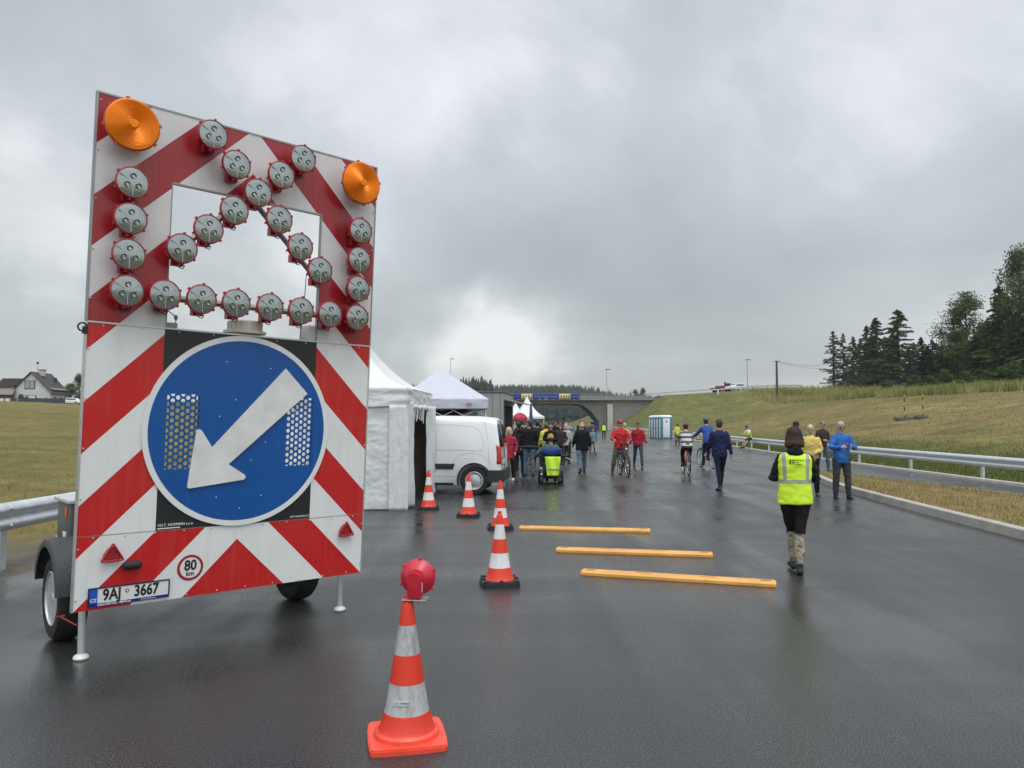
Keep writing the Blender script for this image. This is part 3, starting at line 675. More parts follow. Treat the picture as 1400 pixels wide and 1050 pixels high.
# chassis behind the board (root coordinates)
CH=M('chassis_grey',(.28,.29,.30),.45,.6,.15,6)
q=MB()
for x in (.42,1.78): q.box((x,1.35,.52),(.06,2.5,.08))
for y in (.10,.85,1.7,2.5): q.box((1.1,y,.46),(1.42,.06,.07))
q.box((1.1,.85,.33),(1.78,.07,.07)); q.box((1.1,3.2,.5),(.09,1.6,.09)); q.box((.8,2.75,.5),(.06,.9,.07),Matrix.Rotation(R(-40),3,'Z')); q.box((1.4,2.75,.5),(.06,.9,.07),Matrix.Rotation(R(40),3,'Z'))
q.build('chassis',CH,tr,smooth=0)
q=MB()
for x in (.30,1.93): q.box((x,.10,2.0),(.05,.06,3.0))
q.build('mast',CH,tr,smooth=0)
for x in (.135,2.035):
    s=-1 if x<1 else 1
    rr=Matrix.Rotation(R(90)*s,3,'Y')
    q=MB(); q.lathe([(.19,-.085),(.235,-.10),(.285,-.098),(.305,-.075),(.312,-.05),(.312,.05),(.305,.075),(.285,.098),(.235,.10),(.19,.085)],(0,0,0),48,rot=rr,closed=True)
    w=q.build('wheel',M('tyre_rubber',(.016,.016,.017),.75,0,.2,12,.5,40),tr,smooth=40,mw=Matrix.Translation((x,.87,.312)))
    q=MB(); q.lathe([(.20,.085),(.205,.095),(.195,.098),(.185,.07),(.165,.035),(.12,.03),(.085,.055),(.05,.058),(.045,.09),(.001,.095)],(0,0,0),40,rot=rr)
    q.mi=1
    for i in range(5):
        a=2*PI*i/5; c=rr@Vector((.068*math.cos(a),.068*math.sin(a),.065)); q.ell(c,(.012,.012,.012),8,5)
    q.build('rim',[M('rim_silver',(.55,.56,.57),.4,.5,.1,9),BLKI],w,smooth=40)
    q=MB(); 
    arc=[(math.cos(a),math.sin(a)) for a in np.linspace(R(20),R(170),18)]
    vs=[];n=len(arc)
    for (c,s2) in arc:
        for dx,rr_ in ((-.14,.36),(.13,.36),(.14,.345),(.14,.30),(.13,.30),(.125,.345),(-.135,.348)): vs.append((x+dx*s*1,.87+c*(rr_+.06),.315+s2*(rr_+.09)))
    q.add(vs,[(i*7+j,(i+1)*7+j,(i+1)*7+(j+1)%7,i*7+(j+1)%7) for i in range(n-1) for j in range(7)]+[tuple(range(7)),tuple((n-1)*7+j for j in range(7))])
    q.build('mudguard',M('mudguard_plastic',(.045,.048,.052),.55,0,.2,8,.3,40),tr,smooth=50)
    q=MB(); q.box((x,1.275,.46),(.26,.012,.12)); q.build('mud_flap',DARK,tr,smooth=0)
    px=.103 if x<1 else 2.12
    q=MB(); q.cyl((px,.20,.035),(px,.20,.75),.024,n=18); q.mi=1; q.lathe([(.001,.0),(.045,0),(.052,.012),(.045,.028),(.025,.04),(.001,.042)],(px,.20,0),24); q.mi=0; q.box((px,.20,.55),(.07,.07,.25)); q.build('jack_leg',[GALV,M('foot_pale',(.66,.66,.62),.4,.2)],tr,smooth=40)
q=MB(); q.bbox((.33,1.20,.84),(.30,.44,.34),.012); q.mi=1; q.bbox((.33,1.20,1.022),(.35,.50,.03),.008)
tb=q.build('tool_box',[M('toolbox_dark',(.10,.105,.11),.4,.3,.15),M('toolbox_lid',(.55,.56,.57),.35,.3)],tr,smooth=30)
q=MB(); q.bbox((.176,1.10,.93),(.012,.05,.09),.004); q.build('orange_reflector',M('orange_reflector',(.7,.12,.01),.25,0,.05),tb)
q=MB(); q.bbox((.176,1.14,.74),(.010,.10,.07),.004); q.build('white_sticker',M('sticker_pale',(.6,.6,.6),.4,0,.1),tb)
q=MB(); q.box((1.1,1.1,.62),(1.3,.7,.2)); q.build('battery_box',CH,tr,smooth=0)
q=MB(); q.cyl((.06,.50,.25),(.0,.50,.25),.008,n=8); q.cyl((.03,.03,.28),(.03,.5,.25),.005,n=8); q.box((.02,.03,.45),(.012,.02,.06)); q.build('release_pin',M('pin_red',(.3,.03,.02),.5),tr)

# ------------------------------------------------------------------ cones
def stripe_cone_mat(name,orange,white,dirt,bands=(.18,.325,.465,.61)):
    m=bpy.data.materials.new(name); m.use_nodes=True; nt=m.node_tree; b=nt.nodes['Principled BSDF']
    tc=nn(nt,'ShaderNodeTexCoord'); s=nn(nt,'ShaderNodeSeparateXYZ'); nt.links.new(tc.outputs['Object'],s.inputs[0]); z=s.outputs[2]
    a=mth(nt,'MULTIPLY',mth(nt,'GREATER_THAN',z,bands[0]),mth(nt,'LESS_THAN',z,bands[1])); b2=mth(nt,'MULTIPLY',mth(nt,'GREATER_THAN',z,bands[2]),mth(nt,'LESS_THAN',z,bands[3]))
    f=mth(nt,'MAXIMUM',a,b2)
    w=mixc(nt,ramp(nt,noise_n(nt,vmath(nt,'MULTIPLY',tc.outputs['Object'],(1,1,.35)).outputs[0],30,5,.7),[(.45,0.0),(.75,dirt)]),white,(.16,.15,.14))
    c=mixc(nt,f,mixc(nt,ramp(nt,noise_n(nt,tc.outputs['Object'],9,5,.65),[(.4,0.0),(.8,.35)]),orange,tuple(x*.55 for x in orange)),w)
    nt.links.new(c,b.inputs['Base Color']); b.inputs['Roughness'].default_value=.42; return m
CONE=stripe_cone_mat('cone_film',(.72,.045,.018),(.68,.68,.68),.3); CONED=stripe_cone_mat('cone_film_worn',(.66,.040,.016),(.40,.41,.41),1.0,(.150,.298,.442,.590))
ORG=M('cone_base_orange',(.76,.075,.04),.42,0,.12,6)
def cone(loc,rz,label,black=True,h=.745,worn=False):
    t=thing('traffic_cone',label,'traffic cone',(loc[0],loc[1],0),rz,'red and white traffic cones')
    q=MB(); k=h/.745; q.lathe([(.148,.055),(.150,.06),(.138,.075),(.129,.12),(.112,.165),(.090,.30),(.068,.44),(.0455,.59),(.031,.70),(.030,.705),(.020,.712),(.020,.74),(.001,.745)],(0,0,0),40)
    c=q.build('cone_body',CONED if worn else CONE,t,smooth=30)
    q=MB(); s=.20
    if black:
        P=smoothpoly([(-s,-s+.05),(-s+.05,-s),(s-.05,-s),(s,-s+.05),(s,s-.05),(s-.05,s),(-s+.05,s),(-s,s-.05)],1)
        q.prism(P,0,.045); q.prism([(x*.96,y*.96) for x,y in P],.0451,.056)
        for a in (0,90,180,270):
            r_=Matrix.Rotation(R(a),3,'Z')
            q.box(r_@Vector((.165,.0,.062)),(.05,.03,.02),r_); q.box(r_@Vector((.15,.15,.06)),(.05,.05,.016),r_)
        q.build('cone_base',M('black_rubber_base',(.018,.02,.022),.55,0,.2,9,.2,50),t,smooth=25)
    else:
        P=smoothpoly([(-s,-s+.03),(-s+.03,-s),(s-.03,-s),(s,-s+.03),(s,s-.03),(s-.03,s),(-s+.03,s),(-s,s-.03)],1)
        q.prism(P,0.0,.022); q.prism([(x*.97,y*.97) for x,y in P],.0221,.03)
        q.lathe([(.17,.030),(.168,.05),(.155,.062),(.14,.058),(.135,.03)],(0,0,0),40)
        q.build('cone_base',ORG,t,smooth=30)
    return t,c
t,c=cone((-.55,4.02),R(12),'nearest traffic cone with orange base and a round red warning lamp clipped on top',False,worn=True)
q=MB(); rx=Matrix.Rotation(R(-90),3,'X')@Matrix.Rotation(R(0),3,'Z')
wl=thing('warning_lamp','round red plastic warning lamp mounted on the tip of the nearest traffic cone','warning lamp',(-.51,4.03,.722),R(-6))
q=MB(); q.bbox((0,0,.062),(.078,.085,.124),.018); q.lathe([(.001,-.045),(.036,-.045),(.039,-.03),(.039,.045),(.001,.045)],(0,0,.098),24,rot=Matrix.Rotation(R(90),3,'X')); q.build('lamp_body',M('lamp_red',(.48,.012,.030),.32,0,.08,9),wl,smooth=40)
q=MB(); q.lathe([(.001,.032),(.05,.036),(.062,.045),(.090,.075),(.094,.08),(.094,.098),(.088,.102),(.001,.102)],(0,-.03,.098),36,rot=Matrix.Rotation(R(-90),3,'X'))
for a in np.arange(.4,6.6,PI/3): q.box((.096*math.cos(a),.056,.098+.096*math.sin(a)),(.016,.02,.016),Matrix.Rotation(-a,3,'Y'))
q.build('lamp_bowl',M('lamp_red2',(.50,.016,.038),.3,0,.08,9),wl,smooth=30)
q=MB(); q.lathe([(.088,.102),(.085,.11),(.001,.125)],(0,-.03,.098),36,rot=Matrix.Rotation(R(-90),3,'X')); q.build('lens',M('lens_red',(.5,.02,.02),.2),wl)
q=MB(); q.bbox((0,0,-.004),(.13,.09,.006),.002); q.mi=0; q.cyl((0,0,-.03),(0,0,0),.022); q.cyl((-.045,0,-.012),(.045,0,-.012),.005); q.build('clamp',M('clamp_metal',(.4,.42,.42),.4,.7),wl)
q=MB(); q.bbox((.041,-.025,.06),(.003,.012,.05),.001); q.build('sticker',M('sticker_pale',(.6,.6,.6)),wl)
stq=MB(); stq.grid(lambda u,v:(.108*math.sin((u-.5)*.75),-.108*math.cos((u-.5)*.75),.205+.030*v),10,1)
# sticker wraps around the lower white band
stq.v=[(x*(1.02),y*(1.02),z) for x,y,z in stq.v]
so_=stq.build('label_sticker',M('sticker_white2',(.62,.66,.70),.4,0,.1),c,smooth=180); so_.rotation_euler=(0,0,R(-22)); 
text('lettering','H.I.T. HOFMAN',.012,Matrix.Rotation(R(-16),4,'Z')@Matrix.Translation((.0,-.1115,.219))@Matrix.Rotation(R(83),4,'X'),BLUI,c,.0006)
cone((-.126,7.75),R(8),'traffic cone with black base standing just left of the nearest yellow bar')
cone((-.18,11.75),R(4),'traffic cone partly hidden behind another cone, left of the farthest yellow bar')
cone((-.76,13.25),R(-5),'middle traffic cone standing in front of the rear wheel of the white van')
cone((-1.58,14.35),R(10),'farthest traffic cone standing in the opening of the white tent')

# ------------------------------------------------------------------ yellow bars on the road
YEL=M('yellow_plastic',(.66,.33,.075),.5,0,.14,3,.15,40)
def bar(a,b,label):
    # moulded bar with four recessed slots
    a=Vector(a);b=Vector(b);L=(b-a).length; c=(a+b)/2; ang=math.atan2(b.y-a.y,b.x-a.x)
    w,h=.15,.05; poly=[(-w/2,0),(w/2,0),(w/2,.028),(w/2-.022,h),(-w/2+.022,h),(-w/2,.028)]
    mb=MB(); n=len(poly); e=.02
    xs_=[(-L/2,.9),(-L/2+e,1),(L/2-e,1),(L/2,.9)]
    vs=[(x,py*s,pz*(s if s<1 else 1)+.002) for x,s in xs_ for py,pz in poly]
    mb.add(vs,[(i*n+j,i*n+(j+1)%n,(i+1)*n+(j+1)%n,(i+1)*n+j) for i in range(3) for j in range(n)]+[tuple(reversed(range(n))),tuple(3*n+j for j in range(n))])
    o=mb.build('road_bar',[YEL],None,smooth=0); cut=MB()
    for x,l in ((-L/2+.10,.11),(-L*.17,.18),(L*.17,.18),(L/2-.10,.11)):
        cut.prism(smoothpoly([(x-l/2,-.034),(x+l/2,-.034),(x+l/2,.034),(x-l/2,.034)] if l<.15 else [(x-l/2,-.022),(x+l/2,-.022),(x+l/2,.022),(x-l/2,.022)],2),-.02 if l<.15 else .012,.08)
    co=cut.build('cut',YEL,None,smooth=0); md=o.modifiers.new('b','BOOLEAN'); md.object=co; md.operation='DIFFERENCE'; md.solver='EXACT'
    dg=bpy.context.evaluated_depsgraph_get(); me=bpy.data.meshes.new_from_object(o.evaluated_get(dg)); o.modifiers.clear(); o.data=me; bpy.data.objects.remove(co)
    o.location=(c.x,c.y,0); o.rotation_euler=(0,0,ang); tag(o,label,'road bar','yellow bars laid across the road'); return o
bar((.12,11.72),(2.07,11.38),'farthest and shortest looking of the three yellow bars lying on the road')
bar((.57,9.72),(2.46,9.34),'middle of the three yellow bars lying on the road')
bar((.76,8.28),(2.66,7.68),'nearest of the three yellow bars lying on the road')
#PART2
# ------------------------------------------------------------------ tents
TENTW=M('tent_fabric',(.60,.62,.62),.7,0,.06,3,.7,7,spec=.3)
TENTR=M('tent_roof_fabric',(.62,.63,.63),.7,0,.04,3,.2,6,spec=.3)
TENTB=M('canopy_fabric',(.47,.49,.56),.7,0,.04,3,.2,6,spec=.3)
POLE=M('tent_pole_white',(.62,.62,.60),.4,.2,.1,9)
def wr(p,amp,fx,fz,seed=0):
    q=Vector((p[0]*fx+seed,p[1]*fx,p[2]*fz)); return amp*(mnoise.noise(q)+.6*abs(mnoise.noise(q*2.1))+.3*mnoise.noise(q*4.3))
def cloth_panel(name,p0,p1,z0,z1,mat,parent,amp=.02,nu=40,nv=40,fx=3,fz=1.2,seed=0,hem=0):
    p0=Vector((*p0,0));p1=Vector((*p1,0)); t=(p1-p0).normalized(); n=Vector((t.y,-t.x,0))
    def f(u,v):
        p=p0+(p1-p0)*u; z=z0+(z1-z0)*v; k=min(1,(1-v)*6)*.9+.1
        w=wr((u*(p1-p0).length,0,z),amp,fx,fz,seed)*k
        return p+n*w+Vector((0,0,z+(hem*mnoise.noise(Vector((u*5+seed,0,0)))*(1-v) if v<.5 else 0)))
    mb=MB(); mb.grid(f,nu,nv); o=mb.build(name,mat,parent,smooth=180,fix=False); return solid(o,.004)
def tent_roof(name,w,dp,z0,zp,mat,parent,sag=.12,r0=.10):
    mb=MB(); n=20; N=32
    def sq(a):   # point on rectangle border for angle param 0..1
        a=a%1*4; i=int(a); f=a-i; c=[(-1,-1),(1,-1),(1,1),(-1,1),(-1,-1)]
        x=c[i][0]+(c[i+1][0]-c[i][0])*f; y=c[i][1]+(c[i+1][1]-c[i][1])*f; return x*w/2,y*dp/2,abs(f-.5)*2
    vs=[]
    for j in range(n+1):
        t=j/n
        for i in range(N*4//4):
            x,y,e=sq(i/N); s=1-t+t*r0/(w/2)
            z=z0+(zp-z0)*(t-sag*4*t*(1-t)*.8); k=1-.035*math.sin(PI*t)*(1-e)
            vs.append((x*s*k,y*s*k,z))
    vs.append((0,0,zp+.03)); L=len(vs)-1
    fs=[(j*N+i,j*N+(i+1)%N,(j+1)*N+(i+1)%N,(j+1)*N+i) for j in range(n) for i in range(N)]+[(n*N+i,n*N+(i+1)%N,L) for i in range(N)]
    mb.add(vs,fs); o=mb.build(name,mat,parent,smooth=28); return o
# tent 1 : near white 3x3 marquee with side walls
t1=thing('marquee_tent','nearest white marquee tent with wrinkled side walls and an open doorway, behind the striped board','tent',(-3.42,15.75,0),R(-3))
tent_roof('roof',3.06,3.06,2.29,3.66,TENTR,t1,.24)
for (a,b,s) in (((-1.5,-1.52),(1.545,-1.525),1),((1.525,-1.545),(1.52,1.5),2),((1.5,1.52),(-1.5,1.52),3),((-1.52,1.5),(-1.52,-1.5),4)):
    cloth_panel('valance',a,b,1.93,2.30,TENTW,t1,.026,50,16,2.5,9,s*7,.03)
cloth_panel('side_wall',(-1.5,-1.5),(1.42,-1.5),.01,2.2,TENTW,t1,.024,90,90,2.6,3.4,3,.03)
cloth_panel('side_wall',(-1.5,1.5),(-1.5,-1.5),.02,2.2,TENTW,t1,.02,20,20,3,2,5,.02)
cloth_panel('side_wall',(1.5,1.5),(-1.5,1.5),.02,2.2,TENTW,t1,.02,20,20,3,2,6,.02)
# loose gathered curtain strips at the doorway
def curtain(name,p0,p1,z0,z1,parent,folds=5,amp=.06,flare=0,seed=0,mat=None):
    p0=Vector((*p0,0));p1=Vector((*p1,0)); t=(p1-p0).normalized(); n=Vector((t.y,-t.x,0))
    def f(u,v):
        z=z0+(z1-z0)*v; fl=flare*max(0,.35-v)**1.5*4
        return p0+(p1-p0)*u+t*fl*(u)+n*(amp*math.sin(u*folds*PI*2+seed+v)*(.5+.5*(1-v))+wr((u,seed,z),.02,4,2))+Vector((0,0,z))
    mb=MB(); mb.grid(f,40,30); return solid(mb.build(name,mat or TENTW,parent,smooth=180,fix=False),.004)
curtain('curtain',(1.20,-1.545),(1.56,-1.52),.0,1.97,t1,1.0,.010,0,1)
curtain('curtain',(1.52,-1.50),(1.56,-.92),.02,2.05,t1,1.2,.04,.12,2)
curtain('curtain',(1.54,.72),(1.58,1.5),.05,2.0,t1,1.5,.06,.5,3)
for x in (-1.42,1.44):
    for y_ in (-1.42,1.42): q=MB(); q.box((x,y_,1.1),(.035,.035,2.2)); q.build('leg',POLE,t1,smooth=0)
q=MB()
for i in range(7): x0=1.52+.02*rnd.random(); y0=-.85+i*.17+rnd.random()*.08; q.tube([(x0,y0,2.0),(x0+.03,y0+.03,1.88),(x0+.02,y0+.02*rnd.random(),1.72-.12*rnd.random())],.012,6)
for i in range(9): q.ell((1.54,-1.0+i*.22,1.93+.03*rnd.random()),(.05,.10,.045+.03*rnd.random()),8,6)
q.build('tie_straps',TENTW,t1)
q=MB(); q.grid(lambda u,v:(-1.48+2.96*u,1.47,.02+2.1*v),2,2); q.build('inner_shade_sheet',M('inner_shade_tone',(.20,.18,.14),.9),t1)  # added sheets inside the walls, interior shade put into their dark colour
q=MB(); q.grid(lambda u,v:(-1.46,-1.47+2.94*u,.02+2.1*v),2,2); q.build('inner_shade_sheet',M('inner_shade_tone'),t1)
# tent 2 : pop-up canopy
t2=thing('canopy_tent','bluish white pop-up canopy with a small red label, standing behind the white van','tent',(-2.48,26.3,0),R(8))
tent_roof('roof',3.0,3.0,2.42,3.5,TENTB,t2,.02,.04)
for (a,b,s) in (((-1.5,-1.5),(1.5,-1.5),1),((1.5,-1.5),(1.5,1.5),2),((1.5,1.5),(-1.5,1.5),3),((-1.5,1.5),(-1.5,-1.5),4)):
    cloth_panel('valance',a,b,2.08,2.43,TENTB,t2,.03,40,8,2,2,s*3,.0)
q=MB()
for x in (-1.42,1.42):
    for y_ in (-1.42,1.42): q=MB(); q.box((x,y_,1.15),(.04,.04,2.3)); q.build('leg',POLE,t2,smooth=0)
q=MB()
for k in range(4):
    a=-1.42+k*.71; q.tube([(a,-1.42,1.85),(a+.71,-1.42,2.2)],.012,6); q.tube([(a,-1.42,2.2),(a+.71,-1.42,1.85)],.012,6); q.tube([(1.42,a,1.85),(1.42,a+.71,2.2)],.012,6); q.tube([(1.42,a,2.2),(1.42,a+.71,1.85)],.012,6)
q.build('frame',POLE,t2,smooth=0)
cloth_panel('back_wall',(1.5,1.48),(-1.5,1.48),.02,2.1,TENTB,t2,.03,20,20,3,2,8)
q=MB(); q.box((.85,-1.545,2.24),(.17,.004,.07)); q.build('red_label',M('label_red',(.45,.02,.06)),t2)
q=MB(); q.box((.85,-1.5485,2.24),(.12,.002,.012)); q.build('label_line',WHT,t2)
q=MB(); q.capsule([(.2,-.9,1.95),(.7,-.9,1.98),(1.0,-.92,2.05)],[.09,.14,.05],10); q.ell((.05,-.9,1.9),(.14,.1,.16)); 
tag(bake(q,'jacket_on_hanger',cloth('black',(.012,.012,.014)),None,.03,2),'black jacket hanging from the frame of the bluish white canopy','jacket').location=(-2.5,26.1,0)
# far pagoda tents
def pagoda(name,x,y,s,zp,z0,label,rz):
    t=thing(name,label,'tent',(x,y,0),rz); tent_roof('roof',s,s,z0,zp,M('pagoda_roof',(.66,.67,.68),.6,0,.03,3),t,.26,.05)
    for (a,b,k) in (((-1,-1),(1,-1),1),((1,-1),(1,1),2),((1,1),(-1,1),3),((-1,1),(-1,-1),4)):
        cloth_panel('valance',(a[0]*s/2,a[1]*s/2),(b[0]*s/2,b[1]*s/2),z0-.3,z0,M('pagoda_roof'),t,.01,8,4,2,2,k)
    for a in (-1,1):
        for b in (-1,1): q=MB(); q.box((a*s*.48,b*s*.48,z0/2),(.06,.06,z0)); q.build('leg',POLE,t,smooth=0)
    cloth_panel('side_wall',(s/2,-s/2),(s/2,s/2),.02,z0-.2,M('pagoda_roof'),t,.02,8,8,2,2,5)
    return t
pagoda('pagoda_tent',1.55,78,3.1,4.25,2.25,'far white tent with a tall pointed roof in front of the bridge',R(8))
pagoda('pagoda_tent',.45,92,3.2,3.9,2.3,'small white tent peak just left of the tall pointed tent',R(-10))
# grey refreshment trailer / box
bt=thing('box_trailer','tall grey box trailer with an open dark serving side and awning, behind the canopy','trailer',(-.45,34.5,0),R(-6))
GREYP=M('grey_panel',(.27,.285,.275),.55,.1,.10,2,.1,20); 
q=MB(); q.bbox((-1.2,2.2,1.78),(2.5,4.4,2.46),.03); q.build('body',GREYP,bt,smooth=20)
q=MB(); q.bbox((-1.2,2.2,3.03),(2.6,4.5,.06),.02); q.build('roof_trim',M('trim_dark',(.12,.08,.07),.5),bt,smooth=20)
q=MB()
for i in range(7): q.box((-2.3+i*.37,-.012,1.78),(.012,.02,2.36))
q.build('panel_seams',M('seam_dark',(.14,.145,.14)),bt,smooth=0)
q=MB(); q.box((.056,2.2,1.75),(.015,3.6,1.35)); q.build('serving_opening_shade',M('opening_shade_black',(.006,.006,.006),.9,0,0),bt,smooth=0)  # black slab on the closed body, opening's inner shade painted as colour
q=MB(); q.box((.45,2.2,2.62),(.95,3.9,.05),Matrix.Rotation(R(12),3,'Y')); q.build('awning',M('awning_grey',(.33,.33,.30),.6,0,.1),bt,smooth=0)
q=MB(); q.box((.16,2.2,1.05),(.3,3.6,.05)); q.build('counter',ALU,bt,smooth=0)
for y_ in (1.7,2.7):
    for x in (-2.3,-.1): q=MB(); q.lathe([(.001,-.1),(.33,-.1),(.34,0),(.33,.1),(.001,.1)],(x,y_,.34),24,rot=Matrix.Rotation(R(90),3,'Y')); q.build('wheel',DARK,bt)
# parasol
pa=thing('parasol','red folded market parasol beside the grey box trailer','parasol',(.50,47.0,0),0); pa.scale=(.62,.62,.88)
q=MB(); q.cyl((0,0,0),(0,0,2.4),.025); q.build('pole',POLE,pa)
q=MB()
N=24; vs=[(0,0,2.55)]
for j,(r,z) in enumerate(((.30,2.44),(.52,2.33),(.66,2.15),(.64,1.98),(.42,1.95))):
    for i in range(N): a=2*PI*i/N; k=r*(1+.13*math.cos(a*6)); vs.append((k*math.cos(a),k*math.sin(a),z+.04*math.cos(a*6+j)))
fs=[(0,1+i,1+(i+1)%N) for i in range(N)]+[(1+j*N+i,1+j*N+(i+1)%N,1+(j+1)*N+(i+1)%N,1+(j+1)*N+i) for j in range(4) for i in range(N)]
q.add(vs,fs); q.build('canopy',M('parasol_red',(.42,.02,.035),.7,0,.15),pa)
# beach flag
fl=thing('beach_flag','narrow blue beach flag standing before the pointed white tent','flag',(1.48,64,0),0)
q=MB(); q.tube([(0,0,0),(0,0,2.2),(.03,0,2.9),(.14,0,3.2),(.3,0,3.26)],.018,6); q.build('pole',ALU,fl)
q=MB(); q.grid(lambda u,v:(.02+u*(.24+.14*(1-v)**.8)*(1-.3*v)+.12*max(0,v-.8),.03*math.sin(u*5+v*4),.9+2.3*v),8,20); solid(q.build('flag_cloth',M('flag_blue',(.035,.075,.17),.7,0,.25,2),fl,smooth=180),.006)

# ------------------------------------------------------------------ van
van=thing('panel_van','white panel van seen from its left side with black rubbing strip and red tail lamp','van',(-.19,17.97,0),R(175.2))
VW=M('van_white',(.74,.76,.76),.28,0,.04,1.5,coat=.5); VB=M('van_black_plastic',(.022,.023,.025),.5,0,.15,6); VG=M('van_glass',(.02,.025,.03),.06,0,0)
WD=1.72; 
def vtop(x): return float(np.interp(x,[0,.1,.5,1.5,2.6,2.95,3.55,3.75,4.25,4.36],[1.70,1.75,1.785,1.80,1.79,1.70,1.10,1.02,.86,.70]))
def hw(z,x): 
    b=float(np.interp(z,[.20,.35,.62,.95,1.2,1.62,1.8],[.80,.845,.872,.86,.84,.765,.735])); e=float(np.interp(x,[0,.08,.25,3.4,4.1,4.36],[.955,.985,1,1,.93,.78])); return b*e
def vring(x):
    zt=vtop(x); zb=.22; pts=[]
    zs=[zb,.35,.5,.62,.8,.95,1.08,1.2,1.35,1.5,1.62]
    zs=[zb+(min(z,zt-.14)-zb) for z in zs]
    side=[(hw(z,x),z) for z in zs]; r=.12; h0=hw(zt-.14,x); 
    for a in (15,35,55,75,90): side.append((h0-r*(1-math.cos(R(a)))-.03*math.sin(R(a)),zt-.14+.12*math.sin(R(a))))
    side.append((.4,zt-.004)); side.append((.0,zt+.004))
    return side
vs=[];X_=[0,.04,.1,.2,.35,.6,.9,1.3,1.8,2.2,2.6,2.8,2.95,3.1,3.25,3.4,3.55,3.7,3.9,4.1,4.22,4.3,4.36]
for x in X_:
    s=vring(x); full=[(y,z) for y,z in s]+[(-y,z) for y,z in reversed(s[:-1])]
    for y,z in full:
        xx=x+(max(0,z-.95)*.14*(1-min(1,x/.6)) ) ; vs.append((xx,y+0,z))
n=len(full); q=MB()
q.add(vs,[(i*n+j,i*n+(j+1)%n,(i+1)*n+(j+1)%n,(i+1)*n+j) for i in range(len(X_)-1) for j in range(n)]+[tuple(range(n)),tuple((len(X_)-1)*n+j for j in range(n))])
body=q.build('body',[VW],van,smooth=28)
cut=MB()
for x in (.60,3.36):
    for s in (-1,1): cut.cyl((x,s*.62,.33),(x,s*1.0,.33),.375,n=40)
co=cut.build('cut',VW,van); md=body.modifiers.new('b','BOOLEAN'); md.object=co; md.solver='EXACT'; md.operation='DIFFERENCE'
dg=bpy.context.evaluated_depsgraph_get(); me=bpy.data.meshes.new_from_object(body.evaluated_get(dg)); body.modifiers.clear(); body.data=me; bpy.data.objects.remove(co)
me.shade_smooth(); me.set_sharp_from_angle(angle=R(28))
# near side is +y (left side)
def sidestrip(name,x0,x1,z0,z1,mat,off=.012,slant=0,par=None,both=True):
    for s in ((1,-1) if both else (1,)):
        q=MB(); q.grid(lambda u,v:(x0+(x1-x0)*u+slant*v,s*(hw(z0+(z1-z0)*v,x0+(x1-x0)*u)+off),z0+(z1-z0)*v),10,5); o=q.build(name,mat,par or van,smooth=180,fix=False); solid(o,.022,0)
sidestrip('rub_strip',1.08,2.25,.585,.705,VB,.006,-.04)
sidestrip('sill_trim',1.08,2.98,.215,.27,VB,.004)
for s in (1,-1):
    for x in (.60,3.36):
        q=MB(); q.tube([(x+.385*math.cos(a),s*(hw(.33+.385*math.sin(a),x)+.002),.33+.385*math.sin(a)) for a in np.linspace(R(-18),R(198),26)],(.016),8); q.build('wheel_arch_trim',VB,van)
# panel grooves (recess lines) as thin beads, recess shading put into their grey
def groove(pts,name='panel_groove',r=.0035,m=None):
    for s in (1,):
        q=MB(); q.tube([(x,s*(hw(z,x)+.0005),z) for x,z in pts],r,6); q.build(name,m or M('groove_shade_grey',(.36,.37,.37),.5,0,0),van)
groove([(.30,.52),(.27,.9),(.30,1.3),(.36,1.62),(.40,1.66)])
groove([(.40,1.20),(.45,1.42),(.62,1.54),(1.1,1.585),(2.2,1.585)])
groove([(.42,1.0),(1.0,1.015),(2.4,1.015)],r=.005)
groove([(2.42,.3),(2.42,1.64)]); groove([(.42,1.0),(.38,1.12),(.40,1.20)])
groove([(.62,.93),(.86,.93),(.86,.82),(.62,.82),(.62,.93)],r=.0025)
groove([(1.05,.36),(1.05,.42),(2.4,.42)])
groove([(.22,.56),(.24,.75),(.42,.90),(.66,.955),(.92,.90),(1.08,.75),(1.12,.6)],r=.003)
for x in (.60,3.36):
    for s in (1,-1):
        rr=Matrix.Rotation(R(-90*s),3,'X')
        q=MB(); q.lathe([(.20,-.08),(.26,-.098),(.305,-.09),(.318,-.06),(.318,.06),(.305,.09),(.26,.098),(.20,.08)],(0,0,0),40,rot=rr,closed=True)
        w=q.build('wheel',DARK,van,smooth=40,mw=Matrix.Translation((x,s*.765,.318)))
        q=MB(); q.lathe([(.20,.03),(.21,.085),(.20,.095),(.185,.09),(.15,.075),(.10,.092),(.07,.10),(.001,.104)],(0,0,0),40,rot=rr); 
        q.mi=1
        for i in range(14): a=2*PI*i/14; c=rr@Vector((.163*math.cos(a),.163*math.sin(a),.088)); q.ell(c,(.012,.008,.012),8,5)
        q.build('hubcap',[M('hubcap_silver',(.52,.53,.54),.4,.4,.1,9),BLKI],w,smooth=40)
